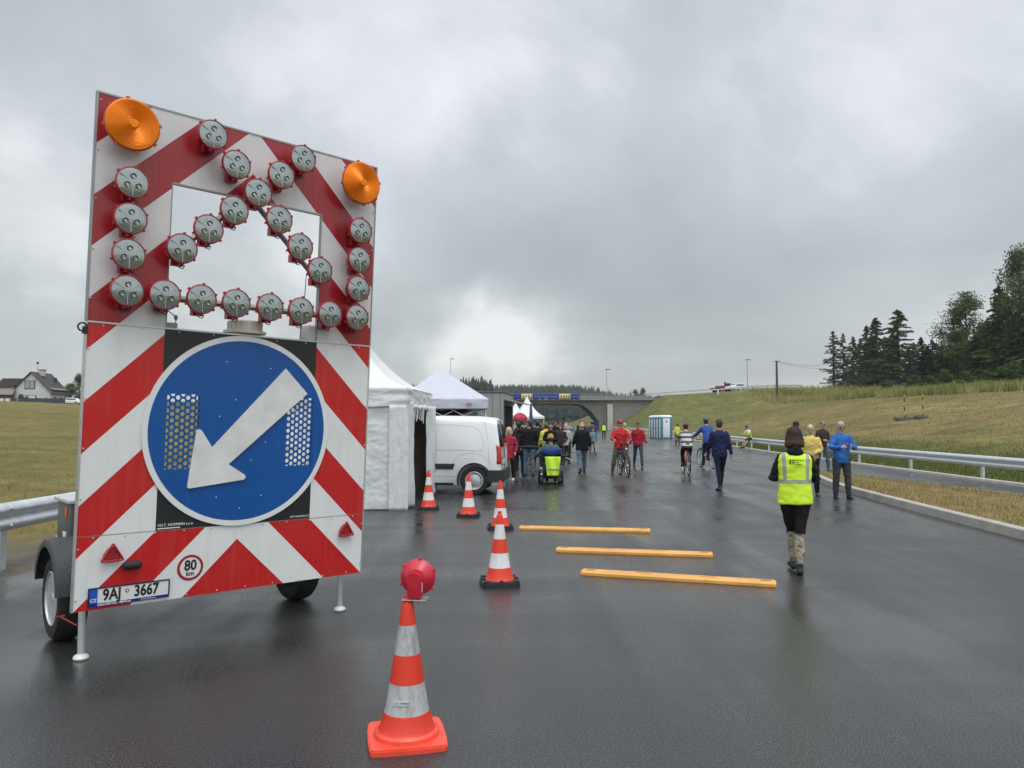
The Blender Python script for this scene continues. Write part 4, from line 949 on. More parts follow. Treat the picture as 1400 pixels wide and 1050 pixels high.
# rear: bumper, window, doors, lamps, plate
def rx(z): return max(0,z-.95)*.14
q=MB(); P=[(-.02,.865),(-.075,.80),(-.085,.5),(-.085,-.5),(-.075,-.80),(-.02,-.865),(.30,-.875),(.30,-.80),(0.02,-.78),(0.02,.78),(.30,.80),(.30,.875)]
q.prism([(x,y) for x,y in P],.30,.56); q.build('rear_bumper',VB,van,smooth=30)
q=MB(); q.add([(rx(z)-.008,y*k,z) for z,k in ((1.08,.72),(1.60,.62)) for y in (-1,1)],[(0,1,3,2)]); solid(q.build('rear_window',VG,van,fix=False),.012)
q=MB(); q.tube([(rx(z)-.012,0,z) for z in (.58,1.0,1.68)],.008,6); q.build('door_gap',VB,van)
for s in (1,-1):
    q=MB(); q.grid(lambda u,v:((-.015+.10*u)+rx(.70+.42*v)*1.0,s*(hw(.70+.42*v,.05)+.012-.07*max(0,.35-u)*1.5),.70+.42*v),5,8); o=q.build('tail_lamp',M('tail_red',(.50,.012,.015),.18,0,.15,20,coat=.5),van,smooth=180,fix=False); solid(o,.03,1)
q=MB(); q.box((-.012,.30,.74),(.012,.53,.12)); q.build('number_plate',M('plate_rear',(.6,.6,.58)),van,smooth=0)
q=MB(); q.box((-.006,.30,.74),(.014,.57,.16)); q.build('plate_holder',VB,van,smooth=0)
q=MB(); q.box((-.03,.05,.45),(.10,1.2,.05)); q.build('bumper_step',VB,van,smooth=0)
# front: windscreen, side window, headlights
q=MB(); q.add([(2.98,-.62,1.66),(2.98,.62,1.66),(3.52,.70,1.14),(3.52,-.70,1.14)],[(0,1,2,3)]); solid(q.build('windscreen',VG,van,fix=False),.03)
sidestrip('side_window',2.52,3.05,1.12,1.50,VG,.004,-.02)
for s in (1,-1):
    q=MB(); q.ell((4.15,s*.62,.80),(.16,.13,.09)); q.build('headlight',M('headlight_clear',(.6,.62,.65),.1,.4),van)
    q=MB(); q.bbox((3.15,s*1.0,1.12),(.10,.16,.2),.03); q.build('wing_mirror',VB,van)
q=MB(); q.bbox((4.30,0,.42),(.22,1.5,.34),.08); q.build('front_bumper',VB,van)

# ------------------------------------------------------------------ bridge
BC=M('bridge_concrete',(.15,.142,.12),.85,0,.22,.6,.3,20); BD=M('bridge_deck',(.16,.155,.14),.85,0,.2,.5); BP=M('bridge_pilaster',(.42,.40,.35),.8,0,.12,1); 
br=thing('road_bridge','distant concrete road bridge crossing over the road behind the crowd','bridge',(0,161,0),0)
prof=[(-40,6.5),(-40,5.55),(-36,5.55)]
def arch(x): return 5.65-4.6*np.clip((abs(x)-0)/1,0,1)
L0,Rr=-22.0,18.6
sof=[]
for i in range(25):
    u=i/24; x=L0+(Rr-L0)*u; e=min(u,1-u)*(Rr-L0); k=max(0,1-e/5.2); sof.append((x,5.55-3.9*k**2.2))
poly=[(-33,6.62),(-33,5.45),(L0-2.5,5.45),(L0-2.5,0),(L0,0)]+sof+[(Rr,0),(Rr+2.2,0),(Rr+2.2,5.45),(31,5.45),(31,6.62)]
# build deck as quads strips (concave outline)
q=MB(); xs_=[-33,L0-2.5]+[s[0] for s in sof]+[Rr+2.2,31]
def low(x): 
    if x<=L0-2.5 or x>=Rr+2.2: return 5.45
    if x<L0 or x>Rr: return 5.45
    return float(np.interp(x,[s[0] for s in sof],[s[1] for s in sof]))
for a,b in zip(xs_[:-1],xs_[1:]):
    za,zb=low(a),low(b)
    if abs(a-(L0-2.5))<.01: za=zb=0
    if abs(b-(Rr+2.2))<.01: za=zb=0
    vs=[(a,0,za),(b,0,zb),(b,0,6.35),(a,0,6.35),(a,11,za),(b,11,zb),(b,11,6.35),(a,11,6.35)]
    q.add(vs,[(0,1,2,3),(7,6,5,4),(0,4,5,1),(3,2,6,7)])
q.add([(L0,0,0),(L0,0,low(L0)),(L0,11,low(L0)),(L0,11,0),(Rr,0,0),(Rr,0,low(Rr)),(Rr,11,low(Rr)),(Rr,11,0)],[(0,1,2,3),(7,6,5,4)])
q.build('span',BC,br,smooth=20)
q=MB(); q.box((-1,-.35,6.50),(66,.7,.42)); q.box((-1,11.35,6.50),(66,.7,.42)); q.box((-1,5.5,6.38),(66,11,.1)); q.build('deck_edge',M('deck_edge_concrete',(.23,.22,.19),.8,0,.15,.8),br,smooth=0)
q=MB(); q.box((20.9,-.25,2.75),(1.15,.5,5.5)); q.build('pilaster',BP,br,smooth=0)
q=MB(); q.box((-25.2,-.25,2.75),(1.15,.5,5.5)); q.build('pilaster',BP,br,smooth=0)
q=MB(); q.add([(21.5,-.05,0),(31,-.05,0),(31,-.05,6.2),(21.5,-.05,6.2),(21.5,10,0),(31,10,0),(31,10,6.2),(21.5,10,6.2)],[(0,1,2,3),(7,6,5,4),(0,3,7,4),(1,5,6,2)]); q.build('wing_wall',M('wing_wall_stone',(.20,.195,.18),.9,0,.3,2.5,.6,8),br,smooth=0)
q=MB(); 
for z in (7.0,7.35,7.7): q.box((-1,-.55,z),(66,.05,.06 if z<7.6 else .09))
for i in range(34): q.box((-33+i*2,-.55,7.15),(.09,.06,1.15))
for i in range(200): q.box((-33+i*.33,-.55,7.2),(.025,.03,.9))
q.build('railing',M('railing_grey',(.25,.26,.26),.5,.4),br,smooth=0)
q=MB(); q.box((-1,11.5,7.2),(66,.05,.9)); q.build('rear_railing',M('railing_rear',(.19,.20,.20),.5,.3),br,smooth=0)
# banner
bn=thing('banner','long blue banner with two pale yellow striped panels hung on the bridge railing','banner',(0,160.3,0),0)
q=MB(); q.grid(lambda u,v:(.3+14.1*u,-.02*math.sin(u*60)-.05*math.sin(v*3)*math.sin(u*23),6.42+1.30*v),80,4); solid(q.build('banner_cloth',M('banner_blue',(.022,.035,.20),.7,0,.35,.8),bn,smooth=180),.02)
BNY=M('banner_yellow',(.62,.56,.18),.7,0,.15,2); BNP=M('banner_pale_blue',(.13,.17,.42),.7,0,.2,1)
for x0,x1 in ((2.0,4.35),(10.0,12.45)):
    q=MB(); q.grid(lambda u,v:(x0+(x1-x0)*u,-.09-.03*math.sin(v*3)*math.sin(u*5),6.47+1.18*v),8,3); solid(q.build('banner_panel',BNY,bn,smooth=180),.012)
    for k in range(4):
        q=MB(); xx=x0+.28+k*.56; q.add([(xx,-.16,6.6),(xx+.20,-.16,6.6),(xx+.36,-.16,7.5),(xx+.16,-.16,7.5)],[(0,1,2,3)]); solid(q.build('banner_stroke',M('banner_stroke_blue',(.10,.11,.30),.7),bn),.01)
for x0,x1 in ((4.7,9.7),(12.8,14.2)): q=MB(); q.box(((x0+x1)/2,-.10,7.02),(x1-x0,.012,.20)); q.build('banner_line',BNP,bn,smooth=0)
# overpass road and vehicles on it
q=MB(); xx_=axis([(31,60,3),(60,140,8)])
def rdz(x): return 7.0+min(1.7,max(-.2,(x-30)*.07))+.05
q.grid(lambda u,v:(31+139*u,158.5+11*v,rdz(31+139*u)),40,1); tag(q.build('overpass_road',M('dry_asphalt',(.06,.06,.06),.8),smooth=180),kind='structure')
og=thing('guard_rail','short guard rail along the raised road right of the bridge','guard rail',(31,158,0),0)
wbeam([(x-31.0,0,rdz(x)) for x in np.arange(31,62,3)],1,.7).build('rail_beam',GALV,og)
for x in np.arange(32,62,4): q=MB(); q.box((x-31,.1,rdz(x)+.3),(.1,.08,.75)); q.build('post',GALV,og,smooth=0)
def simple_car(name,label,loc,rz,colr,est=False,L=4.5):
    t=thing(name,label,'car',loc,rz); m=M('paint_'+name+str(colr[0]),colr,.25,0,.03,2,coat=.5)
    def top(x): return float(np.interp(x/L*4.5,[0,.15,.8,1.5,2.6,3.3,3.6,4.35,4.5],[.85,.98,1.40,1.46,1.44,.98,.93,.75,.55] if est else [.80,.98,1.30,1.45,1.43,.98,.92,.75,.55]))
    vs=[];XX=[k*L/4.5 for k in (0,.06,.15,.45,.8,1.1,1.5,2,2.6,3.0,3.3,3.6,4.0,4.35,4.5)]
    for x in XX:
        zt=top(x); e=float(np.interp(x/L*4.5,[0,.2,4.0,4.5],[.88,1,.97,.75])); w=.89*e
        r=[(w*.93,.2),(w,.45),(w,.75),(w*.96,min(.92,zt-.02)),(w*.74 if zt>1.1 else w*.85,zt-.03),(w*.5,zt)]
        for y_,z in r+[(-a,b) for a,b in reversed(r)]: vs.append((x,y_,z))
    n=12; q=MB(); q.add(vs,[(i*n+j,i*n+(j+1)%n,(i+1)*n+(j+1)%n,(i+1)*n+j) for i in range(len(XX)-1) for j in range(n)]+[tuple(range(n)),tuple((len(XX)-1)*n+j for j in range(n))]); q.build('body',m,t,smooth=30)
    for s in (1,-1):
        q=MB(); k=L/4.5; P=[(.75*k,.95),(1.0*k,1.30),(2.45*k,1.33),(3.0*k,.97)]; q.add([(x,s*(.86 if z<1 else .70),z) for x,z in P],[(0,1,2,3)]); solid(q.build('side_windows',VG,t),.02)
    q=MB(); q.add([(.12*L/4.5,-.7,.98),(.12*L/4.5,.7,.98),(.62*L/4.5,.58,1.33),(.62*L/4.5,-.58,1.33)],[(0,1,2,3)]); solid(q.build('rear_window',VG,t),.03)
    q=MB(); q.add([(3.15*L/4.5,-.7,1.05),(3.15*L/4.5,.7,1.05),(2.75*L/4.5,.6,1.36),(2.75*L/4.5,-.6,1.36)],[(0,1,2,3)]); solid(q.build('windscreen',VG,t),.03)
    for x in (.85*L/4.5,3.5*L/4.5):
        for s in (1,-1):
            q=MB(); q.lathe([(.001,-.1),(.28,-.1),(.31,-.06),(.31,.06),(.28,.1),(.001,.1)],(x,s*.80,.31),20,rot=Matrix.Rotation(R(90),3,'X')); w=q.build('wheel',DARK,t)
            q=MB(); q.lathe([(.001,.0),(.19,.0),(.18,.02),(.001,.03)],(x,s*.90,.31),16,rot=Matrix.Rotation(R(-90*s),3,'X')); q.build('rim',M('rim_silver'),w)
    for s in (1,-1):
        q=MB(); q.ell((.04,s*.68,.80),(.06,.14,.08),10,6); q.build('tail_lamp',M('tail_red'),t); q=MB(); q.ell((L*.95,s*.6,.66),(.12,.15,.08),10,6); q.build('headlight',M('headlight_clear'),t)
    return t
simple_car('parked_car','white hatchback standing on the raised road near the lamp post, right of the red trailer',(50.2,163,rdz(50)),R(205),(.78,.78,.78))
simple_car('parked_car','white car partly behind the white hatchback on the raised road',(50.0,167.5,rdz(49)),R(190),(.70,.71,.72),True)
rt=thing('fire_trailer','low red truck parked on the raised road right of the bridge','truck',(43.6,163,rdz(44)),0)
q=MB(); q.bbox((2.2,0,1.0),(3.2,2.0,.9),.1); q.bbox((.2,0,.75),(1.5,1.8,.5),.1); q.build('body',M('truck_red',(.22,.02,.025),.5,0,.3),rt)
q=MB(); q.bbox((3.2,0,1.65),(.8,1.6,.7),.15); q.box((2.6,.2,1.8),(.3,.3,1.0)); q.build('cab',M('truck_dark',(.05,.04,.04),.6),rt)
for x in (.4,1.4,3.2): 
    for s in (-1,1): q=MB(); q.lathe([(.001,-.12),(.42,-.12),(.45,0),(.42,.12),(.001,.12)],(x,s*.9,.45),18,rot=Matrix.Rotation(R(90),3,'X')); q.build('wheel',DARK,rt)
simple_car('parked_car','white car parked beside the house at the left edge of the field',(-100.5,176,float(H(-103,176))),R(182),(.80,.80,.80),False,5.0)
# lamp posts etc
def street_lamp(x,y,h,label,arm=.8):
    z=float(H(x,y)); t=thing('street_lamp',label,'street lamp',(x,y,z),0,'street lamps'); q=MB(); q.tube([(0,0,0),(0,0,h*.5),(0,0,h)],[.11,.08,.055],8); q.build('pole',M('lamp_pole_grey',(.33,.34,.35),.5,.4),t)
    q=MB(); q.bbox((arm/2,0,h+.05),(arm+.5,.34,.16),.05); q.build('lamp_head',M('lamp_head_dark',(.07,.08,.09),.5),t)
street_lamp(-15.5,190,16.7,'slim street lamp rising behind the white canopy peaks',.6)
street_lamp(20.9,166,13.2,'slim street lamp standing over the bridge pier',.5)
street_lamp(50.7,162,6.6,'street lamp beside the white cars on the raised road',.5)
def zt_(x,y): return float(H(x,y))
up_=thing('utility_pole','dark wooden utility pole at the edge of the cereal field','utility pole',(50.0,142,zt_(50,142)),0)
pz=1.65+ (577-494)/1030*142-zt_(50,142)
q=MB(); q.tube([(0,0,0),(0,0,pz)],[.24,.19],10); q.build('pole',M('pole_wood',(.06,.065,.065),.8,0,.2),up_)
q=MB(); q.box((0,0,pz+.05),(1.3,.12,.10)); q.build('crossarm',M('pole_wood'),up_)
q=MB()
for z0 in (0,.25):
    pts=[]
    for i in range(21):
        u=i/20; pts.append((50+17*u,142+18*u,up_.location.z+pz+z0*.2 -.5*4*u*(1-u)+ (.7 if z0 else .0)*u))
    q.tube(pts,.025,5)
tag(q.build('power_line',M('pole_wood')),'thin overhead wires running from the wooden pole to the trees','power line')
# marker post + stone, field markers
mk=thing('marker_post','short white marker post on the slope below the raised road','marker post',(40.5,148,zt_(40.5,148)-.1),0)
q=MB(); q.bbox((0,0,.6),(.32,.25,1.3),.04); q.build('post',M('marker_white',(.62,.60,.55)),mk); q=MB(); q.bbox((0,0,1.45),(.75,.55,.5),.1); q.build('cap_box',M('marker_dark',(.07,.08,.08)),mk)
def ground_hit(px,py):
    f=1030.;a=math.atan(52/1030); dx=(px-700)/f; dy=(525-py)/f; dr_=Vector((dx,math.cos(a)-dy*math.sin(a),dy*math.cos(a)+math.sin(a)))
    for i in range(60,6000):
        t=i*.05; p=Vector((0,0,1.65))+dr_*t
        if p.z<float(H(p.x,p.y)): return p
    return p
STRB=bpy.data.materials.new('striped_post'); STRB.use_nodes=True; nt=STRB.node_tree; b=nt.nodes['Principled BSDF']; tc=nn(nt,'ShaderNodeTexCoord'); s=nn(nt,'ShaderNodeSeparateXYZ'); nt.links.new(tc.outputs['Object'],s.inputs[0])
nt.links.new(mixc(nt,mth(nt,'GREATER_THAN',mth(nt,'FRACT',mth(nt,'MULTIPLY',s.outputs[2],1.45)),.5),(.02,.02,.02),(.36,.32,.06)),b.inputs['Base Color'])
for i,(px,py,pt) in enumerate(((1237,573,541),(1262,571,541))):
    p=ground_hit(px,py); h=(py-pt)/1030*p.y
    t=thing('striped_marker_post',('left' if i==0 else 'right')+' one of two yellow and black striped posts on the mown slope','marker post',(p.x,p.y,p.z-.05),0)
    q=MB(); q.cyl((0,0,0),(0,0,h),.042,n=10); q.build('post',STRB,t)
    q=MB(); q.cyl((0,0,h),(0,0,h+.1),.065,n=10); q.build('cap',M('cap_yellow',(.5,.45,.05)),t)
    hp=thing('concrete_cover',('wide' if i==0 else 'narrow')+' flat grey brown shaft cover at the foot of the '+('left' if i==0 else 'right')+' striped post','shaft cover',(p.x+(-.1 if i==0 else -.35),p.y-.35,p.z+.02),R(-8))
    q=MB(); q.bbox((0,0,.02),(1.5 if i==0 else .75,.9,.22),.03); q.build('slab',M('cover_concrete',(.12,.10,.08),.8,0,.2),hp)
    q=MB(); q.cyl((0,0,.14),(0,0,.17),.28,n=20); q.build('lid',M('lid_dark',(.08,.07,.06),.6),hp)

# ------------------------------------------------------------------ portable toilets
TEAL=M('toilet_teal',(.06,.19,.24),.45,0,.1,3); TWH=M('toilet_white',(.66,.68,.70),.45,0,.06,3)
def toilet():
    t=thing('portable_toilet','x','portable toilet')
    q=MB(); 
    for x in (-.52,.52):
        for y_ in (-.52,.52): q.bbox((x,y_,1.1),(.10,.10,2.1),.03)
    q.bbox((.53,0,1.1),(.04,1.02,2.0),.01); q.bbox((0,.53,1.1),(1.02,.04,2.0),.01); q.bbox((0,-.53,1.1),(1.02,.04,2.0),.01); q.box((0,0,.08),(1.1,1.1,.12)); q.box((-.53,0,1.98),(.04,1.0,.22)); q.build('cabin',TEAL,t,smooth=30)
    q=MB(); q.bbox((-.55,0,1.0),(.045,.76,1.86),.015); d_=q.build('door',TWH,t,smooth=30)
    q=MB(); q.box((-.58,-.24,1.05),(.02,.06,.14)); q.build('handle',BLKI,d_,smooth=0)
    q=MB(); q.bbox((0,-.56,1.08),(.66,.03,1.85),.01); p_=q.build('side_panel',TWH,t,smooth=30)
    q=MB(); q.add([(-.10,-.578,1.60),(.10,-.578,1.60),(.10,-.578,1.75),(0,-.578,1.82),(-.10,-.578,1.75)],[(0,1,2,3,4)]); q.build('emblem',M('emblem_grey',(.22,.25,.28)),p_,smooth=0)
    q=MB(); N=8; vs=[]
    for z,s in ((2.10,.60),(2.18,.60),(2.27,.54),(2.33,.36)):
        for x,y_ in smoothpoly([(-s,-s),(s,-s),(s,s),(-s,s)],1): vs.append((x,y_,z))
    q.add(vs,[(i*N+j,i*N+(j+1)%N,(i+1)*N+(j+1)%N,(i+1)*N+j) for i in range(3) for j in range(N)]+[tuple(3*N+j for j in range(N)),tuple(reversed(range(N)))]); q.build('roof',TWH,t,smooth=40)
    return t
t0=toilet(); dirv=Vector((-.02,1.0)).normalized()
nm=['nearest','second','third','fourth','farthest']
for i in range(5):
    t=t0 if i==0 else dup(t0); t.location=(14.95+dirv.x*i*1.22,73.5+dirv.y*i*1.22,0); t.rotation_euler=(0,0,R(-2)); t['group']='portable toilets in a row at the kerb'
    t['label']=nm[i]+' of the five teal and white portable toilets standing in a row at the kerb'

# ------------------------------------------------------------------ house at left
hx,hy=-115.,180.; hz=float(H(hx,hy))-.2
ho=thing('family_house','pale grey gabled house with a dark roof and dormer skylights beyond the left field','house',(hx,hy,hz),R(3))
HW=M('house_render',(.50,.51,.50),.85,0,.08,.7); HR=M('house_roof_tiles',(.055,.042,.042),.75,0,.2,1.5,.4,9); HG=M('house_window_glass',(.25,.28,.30),.15); HF=M('house_frame_dark',(.03,.03,.035),.6); HP=M('house_plinth',(.08,.085,.10),.8)
# gable faces -y, width 11 (x), depth 9 (y), eave 3.0 ridge 8.0
W2=4.6;EV=2.9;RG=7.6;DP=8.0
q=MB(); q.add([(-W2,0,0),(W2,0,0),(W2,0,EV),(0,0,RG),(-W2,0,EV),(-W2,DP,0),(W2,DP,0),(W2,DP,EV),(0,DP,RG),(-W2,DP,EV)],[(0,1,2,3,4),(9,8,7,6,5),(0,5,6,1),(1,6,7,2),(0,4,9,5)]); q.build('wall',HW,ho,smooth=0)
q=MB(); 
for s in (-1,1):
    a=Vector((s*(W2+.5),0,EV-.45)); b_=Vector((0,0,RG+.12)); k=(b_-a)
    for y0,y1 in ((-.5,DP+.5),): q.add([(a.x,y0,a.z),(b_.x,y0,b_.z),(b_.x,y1,b_.z),(a.x,y1,a.z),(a.x,y0,a.z+.18),(b_.x,y0,b_.z+.18),(b_.x,y1,b_.z+.18),(a.x,y1,a.z+.18)],[(0,1,2,3),(7,6,5,4),(0,4,5,1),(3,2,6,7),(0,3,7,4)])
rf=q.build('roof',HR,ho,smooth=0)
q=MB(); q.box((.8,3,7.7),(1.3,.8,1.4)); q.mi=1; q.box((.8,3,8.5),(1.6,1.0,.15)); q.build('chimney',[M('chimney_pale',(.4,.4,.37)),HF],rf,smooth=0)
q=MB(); q.box((2.2,6.3,6.2),(.5,.5,1.1)); q.build('chimney',HF,rf,smooth=0)
for y_ in (2.2,4.6):
    q=MB(); q.box((2.2,y_,5.52),(1.0,1.1,.08),Matrix.Rotation(R(45),3,'Y')); q.build('skylight',M('skylight_pale',(.6,.65,.7),.2),rf,smooth=0)
q=MB(); q.box((3.9,4.2,3.95),(1.9,6.5,.12),Matrix.Rotation(R(22),3,'Y')); q.build('dormer_strip',M('roof_grey',(.16,.14,.14)),rf,smooth=0)
def win(x,z,w,h,n):
    q=MB(); q.box((x,-.05,z),(w+.25,.10,h+.25)); f=q.build('window',HF,ho,smooth=0)
    q=MB()
    for i in range(n): q.box((x-w/2+w/n*(i+.5),-.115,z),(w/n-.12,.03,h)); 
    q.build('pane',HG if z>4 else M('pane_pale',(.55,.57,.58),.3),f,smooth=0)
win(-.3,4.75,2.2,1.8,2); win(-.6,1.5,3.4,1.3,2)
q=MB(); q.box((0,-.03,.35),(W2*2+.06,.1,.9)); q.box((W2+.03,DP/2,.35),(.1,DP,.9)); q.build('plinth',HP,ho,smooth=0)
for y_ in (1.8,4.4): q=MB(); q.box((W2+.04,y_,1.4),(.06,.9,.9)); q.build('window',HF,ho,smooth=0)
q=MB(); q.add([(-W2-3.4,1,0),(-W2,1,0),(-W2,1,5.6),(-W2-2.6,1,5.6),(-W2-3.4,6,0),(-W2,6,0),(-W2,6,5.6),(-W2-2.6,6,5.6)],[(0,1,2,3),(7,6,5,4),(0,3,7,4)]); q.build('annex_wall',HW,ho,smooth=0)
q=MB(); q.add([(-W2-4.2,.5,2.4),(-.9,.5,6.2),(-2.6,.5,6.3),(-W2-2.4,.5,6.3),(-W2-4.2,6.5,2.4),(-.9,6.5,6.2),(-2.6,6.5,6.3),(-W2-2.4,6.5,6.3)],[(0,1,2,3),(7,6,5,4),(0,3,7,4),(3,2,6,7)]); q.build('annex_roof',HR,ho,smooth=0)
q=MB(); q.cyl((-.9,4,7.2),(-.9,4,10.2),.04); q.ell((-.9,4,10.3),(.35,.2,.3)); q.build('antenna',HF,ho)
gs=thing('garage_building','low building with a brown tiled roof left of the gabled house','building',(-122.5,176,float(H(-122,176))-.3),R(20))
q=MB(); q.box((0,2,1.2),(9,4,2.4)); q.build('wall',M('garage_wall',(.10,.085,.08)),gs,smooth=0)
q=MB(); q.add([(-5,-1,2.3),(5,-1,2.3),(5,2.2,3.9),(-5,2.2,3.9),(-5,5,2.3),(5,5,2.3)],[(0,1,2,3),(3,2,5,4),(0,3,4),(1,5,2)]); q.build('roof',M('garage_roof',(.17,.14,.13),.7,0,.2,1),gs,smooth=0)
q=MB(); q.box((-1,-.03,1.1),(2.2,.08,1.9)); q.build('garage_door',M('door_brown',(.12,.06,.045)),gs,smooth=0)
for i,x in enumerate((-118.6,-117.3)): 
    q=MB(); q.bbox((0,0,.45),(.8,.6,.9),.05); q.box((0,0,.95),(.86,.66,.08)); o=q.build('white_container',M('marker_white'),None,smooth=30); o.location=(x*.97-0,170,float(H(-115,170))); tag(o,('left' if i==0 else 'right')+' small white container standing at the field edge before the low building','container')
hf=thing('garden_fence','dark garden fence running in front of the gabled house','fence',(-109,171,float(H(-109,171))-.2),R(8))
q=MB(); q.box((0,0,.7),(14,.12,1.1)); q.build('fence_panel',M('fence_dark',(.05,.055,.07),.8,0,.3,1),hf,smooth=0)
for i in range(8): q=MB(); q.box((-7+2*i,-.08,.75),(.16,.16,1.4)); q.build('fence_post',M('fence_post_pale',(.3,.3,.28)) if i==2 else M('fence_dark'),hf,smooth=0)

# ------------------------------------------------------------------ trees
def leafmat(name,c,var=.5):
    m=bpy.data.materials.new(name); m.use_nodes=True; nt=m.node_tree; b=nt.nodes['Principled BSDF']; tc=nn(nt,'ShaderNodeTexCoord'); n=noise_n(nt,tc.outputs['Object'],.55,5,.7); n2=noise_n(nt,tc.outputs['Object'],4.0,3,.6)
    f=mth(nt,'ADD',mth(nt,'MULTIPLY',n,.6),mth(nt,'MULTIPLY',n2,.4)); c2=ramp(nt,f,[(.35,tuple(x*(1-var) for x in c)),(.62,tuple(x*(1+var*1.3) for x in c))])
    nt.links.new(c2,b.inputs['Base Color']); b.inputs['Roughness'].default_value=.75; b.inputs['Specular IOR Level'].default_value=.25; return m
BARK=M('bark',(.06,.05,.04),.9,0,.3,6)
NED=leafmat('needles_dark',(.048,.070,.030)); NEB=leafmat('needles_blue',(.035,.062,.050)); NEL=leafmat('larch_needles',(.068,.088,.030)); LEA=leafmat('leaves',(.065,.095,.030))
def cards(C,D,size,asp,r,mat_name,mat):
    n=len(C); a=rs.randn(n,3); a/=np.linalg.norm(a,axis=1)[:,None]; D=D/np.linalg.norm(D,axis=1)[:,None]; s=np.cross(D,a); s/=np.linalg.norm(s,axis=1)[:,None]+1e-9
    L=size*(.6+.8*r.rand(n))[:,None]; Wd=L*asp
    V=np.stack([C-D*L/2,C+s*Wd/2,C+D*L/2,C-s*Wd/2],1).reshape(-1,3); F=np.arange(n*4).reshape(n,4); o=np_mesh(mat_name,V,F,mat,False); return o.data,o
def conifer_mesh(seed,h=20,rad=4.2,n=7000,open_=.0,droop=.35,base=.05,size=.55,mat=NED):
    r=np.random.RandomState(seed); C=[];D=[]; tr_=MB(); tr_.tube([(0,0,0),(.05,0,h*.5),(0,0,h*.98)],[h*.016,h*.01,.03],8)
    nb=int(h*6.5); 
    for i in range(nb):
        t=base+(1-base)*(i/nb)**.9; z=h*t; L=rad*((1-t)**.75)*(.65+.5*r.rand())+.15; a=r.rand()*2*PI
        if open_>r.rand(): L*=.45
        m=max(6,int(n/nb*(.25+L/rad*1.3)))
        u=r.rand(m)**.7; dx=np.array([math.cos(a),math.sin(a)]); lift=.12*L
        px=L*u; pz=z+lift*u-droop*L*u**2+r.randn(m)*.10; sp=(r.rand(m)-.5)*L*.38*(1-.5*u)
        c=np.stack([dx[0]*px-dx[1]*sp,dx[1]*px+dx[0]*sp,pz-np.abs(sp)*.25-r.rand(m)*.22],1); C.append(c)
        dd=np.stack([dx[0]-dx[1]*sp*1.5/L+r.randn(m)*.25,dx[1]+dx[0]*sp*1.5/L+r.randn(m)*.25,-.25+r.randn(m)*.25],1); D.append(dd)
        if L>.8: tr_.tube([(0,0,z),(dx[0]*L*.5,dx[1]*L*.5,z+lift*.5-droop*L*.25),(dx[0]*L*.9,dx[1]*L*.9,z+lift*.9-droop*L*.81)],[.05,.03,.01],4)
    me,o=cards(np.concatenate(C),np.concatenate(D),size,.34,r,'crown',mat); bpy.data.objects.remove(o)
    return me,tr_.mesh('trunk',BARK)
def decid_mesh(seed,h=14,rad=4.5,n=9000,mat=LEA,base=.22,size=.42):
    r=np.random.RandomState(seed); tr_=MB(); tr_.tube([(0,0,0),(.1,0,h*.3),(-.1,.1,h*.62),(0,0,h*.9)],[h*.022,h*.016,h*.009,.02],8); C=[];D=[]
    for i in range(46):
        z=h*(base+(1-base)*r.rand()**.8); k=math.sin(PI*min(.97,((z/h-base)/(1-base)*.82+.16)))
        a=r.rand()*2*PI; q_=rad*k*(.35+.65*r.rand()); c=np.array([math.cos(a)*q_,math.sin(a)*q_,z]); s=.45+.75*r.rand()
        z0=max(h*.15,z-q_*.8); tr_.tube([(0,0,z0),(c[0]*.5,c[1]*.5,(z0+z)/2+.1),tuple(c)],[.07,.045,.012],5)
        m=n//46; p=np.clip(r.randn(m,3),-1.35,1.35)*np.array([s,s,s*.75]); C.append(c+p); D.append(r.randn(m,3)*[1,1,.6])
    me,o=cards(np.concatenate(C),np.concatenate(D),size,.6,r,'crown',mat); bpy.data.objects.remove(o)
    return me,tr_.mesh('trunk',BARK)
KIND={'spruce':conifer_mesh(1,20,5.6,14000,.06,.28),'spruce2':conifer_mesh(2,20,4.8,11000,.12,.24),'sparse':conifer_mesh(3,20,4.4,5200,.40,.12,.04),'blue':conifer_mesh(4,20,6.6,13000,.05,.2,.0,.6,NEB),
 'larch':conifer_mesh(5,20,6.4,12000,.22,.18,.05,.55,NEL),'leafy':decid_mesh(6,14,4.4,16000,LEA,.18,.27),'leafy2':decid_mesh(7,14,3.2,15000,LEA,.12,.27),'bush':decid_mesh(8,14,7.0,8000,LEA,.0,.9)}
HB={'spruce':20,'spruce2':20,'sparse':20,'blue':20,'larch':20,'leafy':14,'leafy2':14,'bush':14}
def tree(kind,x,y,h,wid,label,group,name='conifer_tree',z=None,cat='tree'):
    cm,tm=KIND[kind]; z=float(H(x,y))-.15 if z is None else z
    t=thing(name,label,cat,(x,y,z),rnd.random()*6.28,group); k=h/HB[kind]; t.scale=(k*wid,k*wid,k)
    for nm_,me in (('trunk',tm),('crown',cm)): o=bpy.data.objects.new(nm_,me); col.objects.link(o); o.parent=t
    return t
